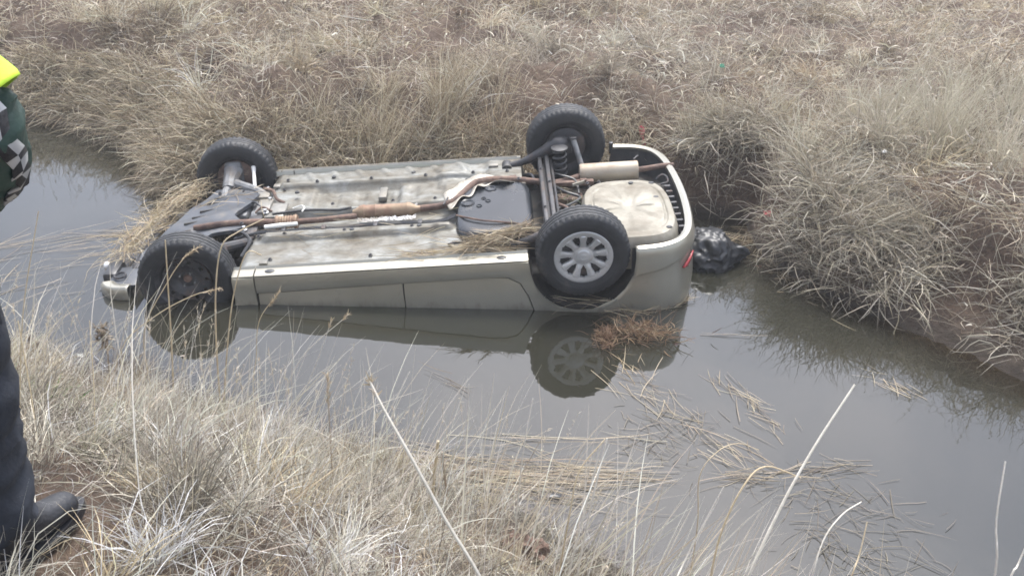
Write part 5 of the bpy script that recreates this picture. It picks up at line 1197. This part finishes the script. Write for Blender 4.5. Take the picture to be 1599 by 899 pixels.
for s in (1, -1):
    e, w_ = EL[s], WR[s]
    cloth('upper_sleeve', [(s * .13, 0, 1.40), (s * .235, -.01, 1.34), (e[0] - s * .03, e[1], e[2] + .10), (e[0] + s * .012, e[1] + .01, e[2] + .040)], [.07, .090, .092, .094], hivis, .008, seed=s)
    cloth('sleeve', [(e[0] - s * .05, e[1], e[2] + .10), (e[0] - s * .005, e[1], e[2] + .02), (e[0] - s * .03, e[1] + .04, e[2] - .05), ((e[0] + w_[0]) / 2, (e[1] + w_[1]) / 2 - .01, (e[2] + w_[2]) / 2 - .02), (w_[0], w_[1], w_[2])], [.070, .082, .080, .066, .055], dkgreen, .017, seed=3 * s, wr=20)
    # chequered reflective tape along the outer forearm
    sp_ = catmull([(e[0] - s * .05, e[1], e[2] + .10), (e[0] - s * .005, e[1], e[2] + .02), (e[0] - s * .03, e[1] + .04, e[2] - .05), ((e[0] + w_[0]) / 2, (e[1] + w_[1]) / 2 - .01, (e[2] + w_[2]) / 2 - .02), (w_[0], w_[1], w_[2])], 10)
    bm = bmesh.new(); NR, NC = 2, 20; vv = {}
    for i in range(NC + 1):
        t = .12 + .86 * i / NC; k = int(t * (len(sp_) - 1)); p = sp_[k]; tg = (sp_[min(k + 1, len(sp_) - 1)] - sp_[max(0, k - 1)]).normalized()
        ov = Vector((s, -.12, -.1)); ov = (ov - tg * ov.dot(tg)).normalized(); bi_ = tg.cross(ov); r_ = float(np.interp(t, [0, .25, .5, .75, 1], [.070, .082, .080, .066, .055])) + .016
        for j in range(NR + 1):
            a_ = (j / NR - .5) * .46 + .07 * math.sin(i * 1.9)
            vv[i, j] = bm.verts.new(p + ov * r_ * math.cos(a_) + bi_ * r_ * math.sin(a_) + ov * .005 * math.sin(i * 2.7 + j))
    fcs = [(bm.faces.new((vv[i, j], vv[i + 1, j], vv[i + 1, j + 1], vv[i, j + 1])), (i + j) % 2) for i in range(NC) for j in range(NR)]
    for f_, k in fcs: f_.material_index = k
    o_ = finish('chequered_tape', bm, tape, man); o_.data.materials.append(black); md = o_.modifiers.new('s', 'SOLIDIFY'); md.thickness = .004
    bm = bmesh.new(); p0 = Vector((EL[s][0] * .86, EL[s][1] * .8, EL[s][2] + .10)); dd = (Vector((s * .225, -.01, 1.34)) - p0).normalized()
    tube(bm, [p0, p0 + dd * .03], [.098, .098], 20, caps=False); finish('reflective_band', bm, tape, man)
    # boots
    bz = Vector((s * .13, -.02, 0)); tw = Matrix.Rotation(math.radians(-6 if s > 0 else 15), 4, 'Z')
    bt = skinmesh('boot', [[(0, 0, .27, .062, .064), (0, 0, .16, .056, .060), (0, -.01, .065, .052, .058), (0, .09, .055, .048, .045), (0, .17, .045, .046, .038), (0, .215, .04, .034, .028)], [(0, -.01, .065, .052, .058), (0, -.065, .045, .036, .036)]], black)
    bt.location = bz; bt.rotation_euler = tw.to_euler()
    bm = bmesh.new(); N_ = 28; pts = []
    for j in range(N_):
        a_ = 2 * PI * j / N_; pts.append((.052 * math.cos(a_) * (1 - .12 * math.sin(a_)), .075 + .165 * math.sin(a_)))
    lo = [bm.verts.new((x, y, -.005)) for x, y in pts]; hi = [bm.verts.new((x, y, .022)) for x, y in pts]
    bm.faces.new(lo[::-1]); bm.faces.new(hi)
    for j in range(N_): bm.faces.new((lo[j], lo[(j + 1) % N_], hi[(j + 1) % N_], hi[j]))
    so = finish('sole', bm, black, bt)
    bm = bmesh.new(); box(bm, (s * .195, .0, .66), (.03, .13, .11), bev=.012); pk = finish('cargo_pocket', bm, navy, man)
    bm = bmesh.new(); box(bm, (s * .211, .0, .70), (.008, .08, .015), bev=.003); finish('reflective_piping', bm, tape, pk)
# head details
bm = bmesh.new(); lathe(bm, [(.001, 1.80), (.07, 1.795), (.095, 1.77), (.098, 1.72), (.094, 1.69)], 28, 'Z', (0, .01, 0)); box(bm, (0, .13, 1.70), (.13, .09, .008), bev=.003); finish('cap', bm, navy, man)
bm = bmesh.new(); bmesh.ops.create_icosphere(bm, subdivisions=3, radius=1)
for v in bm.verts: v.co = Vector((v.co.x * .088, v.co.y * .10 - .01, v.co.z * .09 + 1.675))
bmesh.ops.delete(bm, geom=[v for v in bm.verts if v.co.y > .02 or v.co.z < 1.62], context='VERTS'); finish('hair', bm, black, man)
for s in (1, -1):
    bm = bmesh.new(); bmesh.ops.create_icosphere(bm, subdivisions=2, radius=.012)
    for v in bm.verts: v.co += Vector((s * .032, .108, 1.655))
    finish('eye', bm, M['white'], body)
    bm = bmesh.new(); bmesh.ops.create_icosphere(bm, subdivisions=2, radius=1)
    for v in bm.verts: v.co = Vector((v.co.x * .010 + s * .088, v.co.y * .02 + .01, v.co.z * .032 + 1.64))
    finish('ear', bm, skin, body)
bm = bmesh.new(); tube(bm, [(0, .105, 1.66), (0, .125, 1.63), (0, .130, 1.615), (0, .108, 1.605)], [.008, .012, .014, .008], 8, 4); finish('nose', bm, skin, body)
bm = bmesh.new(); tube(bm, [(-.025, .105, 1.583), (0, .113, 1.582), (.025, .105, 1.583)], [.003, .006, .003], 8, 4); finish('mouth', bm, mat('lips', (.35, .14, .12), rough=.5), body)

# ------------------------------------------------------------------ thin scattering volume added to imitate a lens veil
hm = bpy.data.materials.new('veil_volume'); hm.use_nodes = True; n = hm.node_tree; n.nodes.clear()
ho = n.nodes.new('ShaderNodeOutputMaterial'); hv = n.nodes.new('ShaderNodeVolumePrincipled'); hv.inputs['Density'].default_value = .005; hv.inputs['Color'].default_value = (.92, .94, .97, 1); hv.inputs['Anisotropy'].default_value = .3
n.links.new(hv.outputs[0], ho.inputs['Volume'])
bm = bmesh.new(); box(bm, (0, 0, .80), (920, 920, 5.6)); hz_ = finish('veil_volume', bm, hm, smooth=False); hz_['kind'] = 'stuff'
hz_.location = (.5, 7.5, 0)
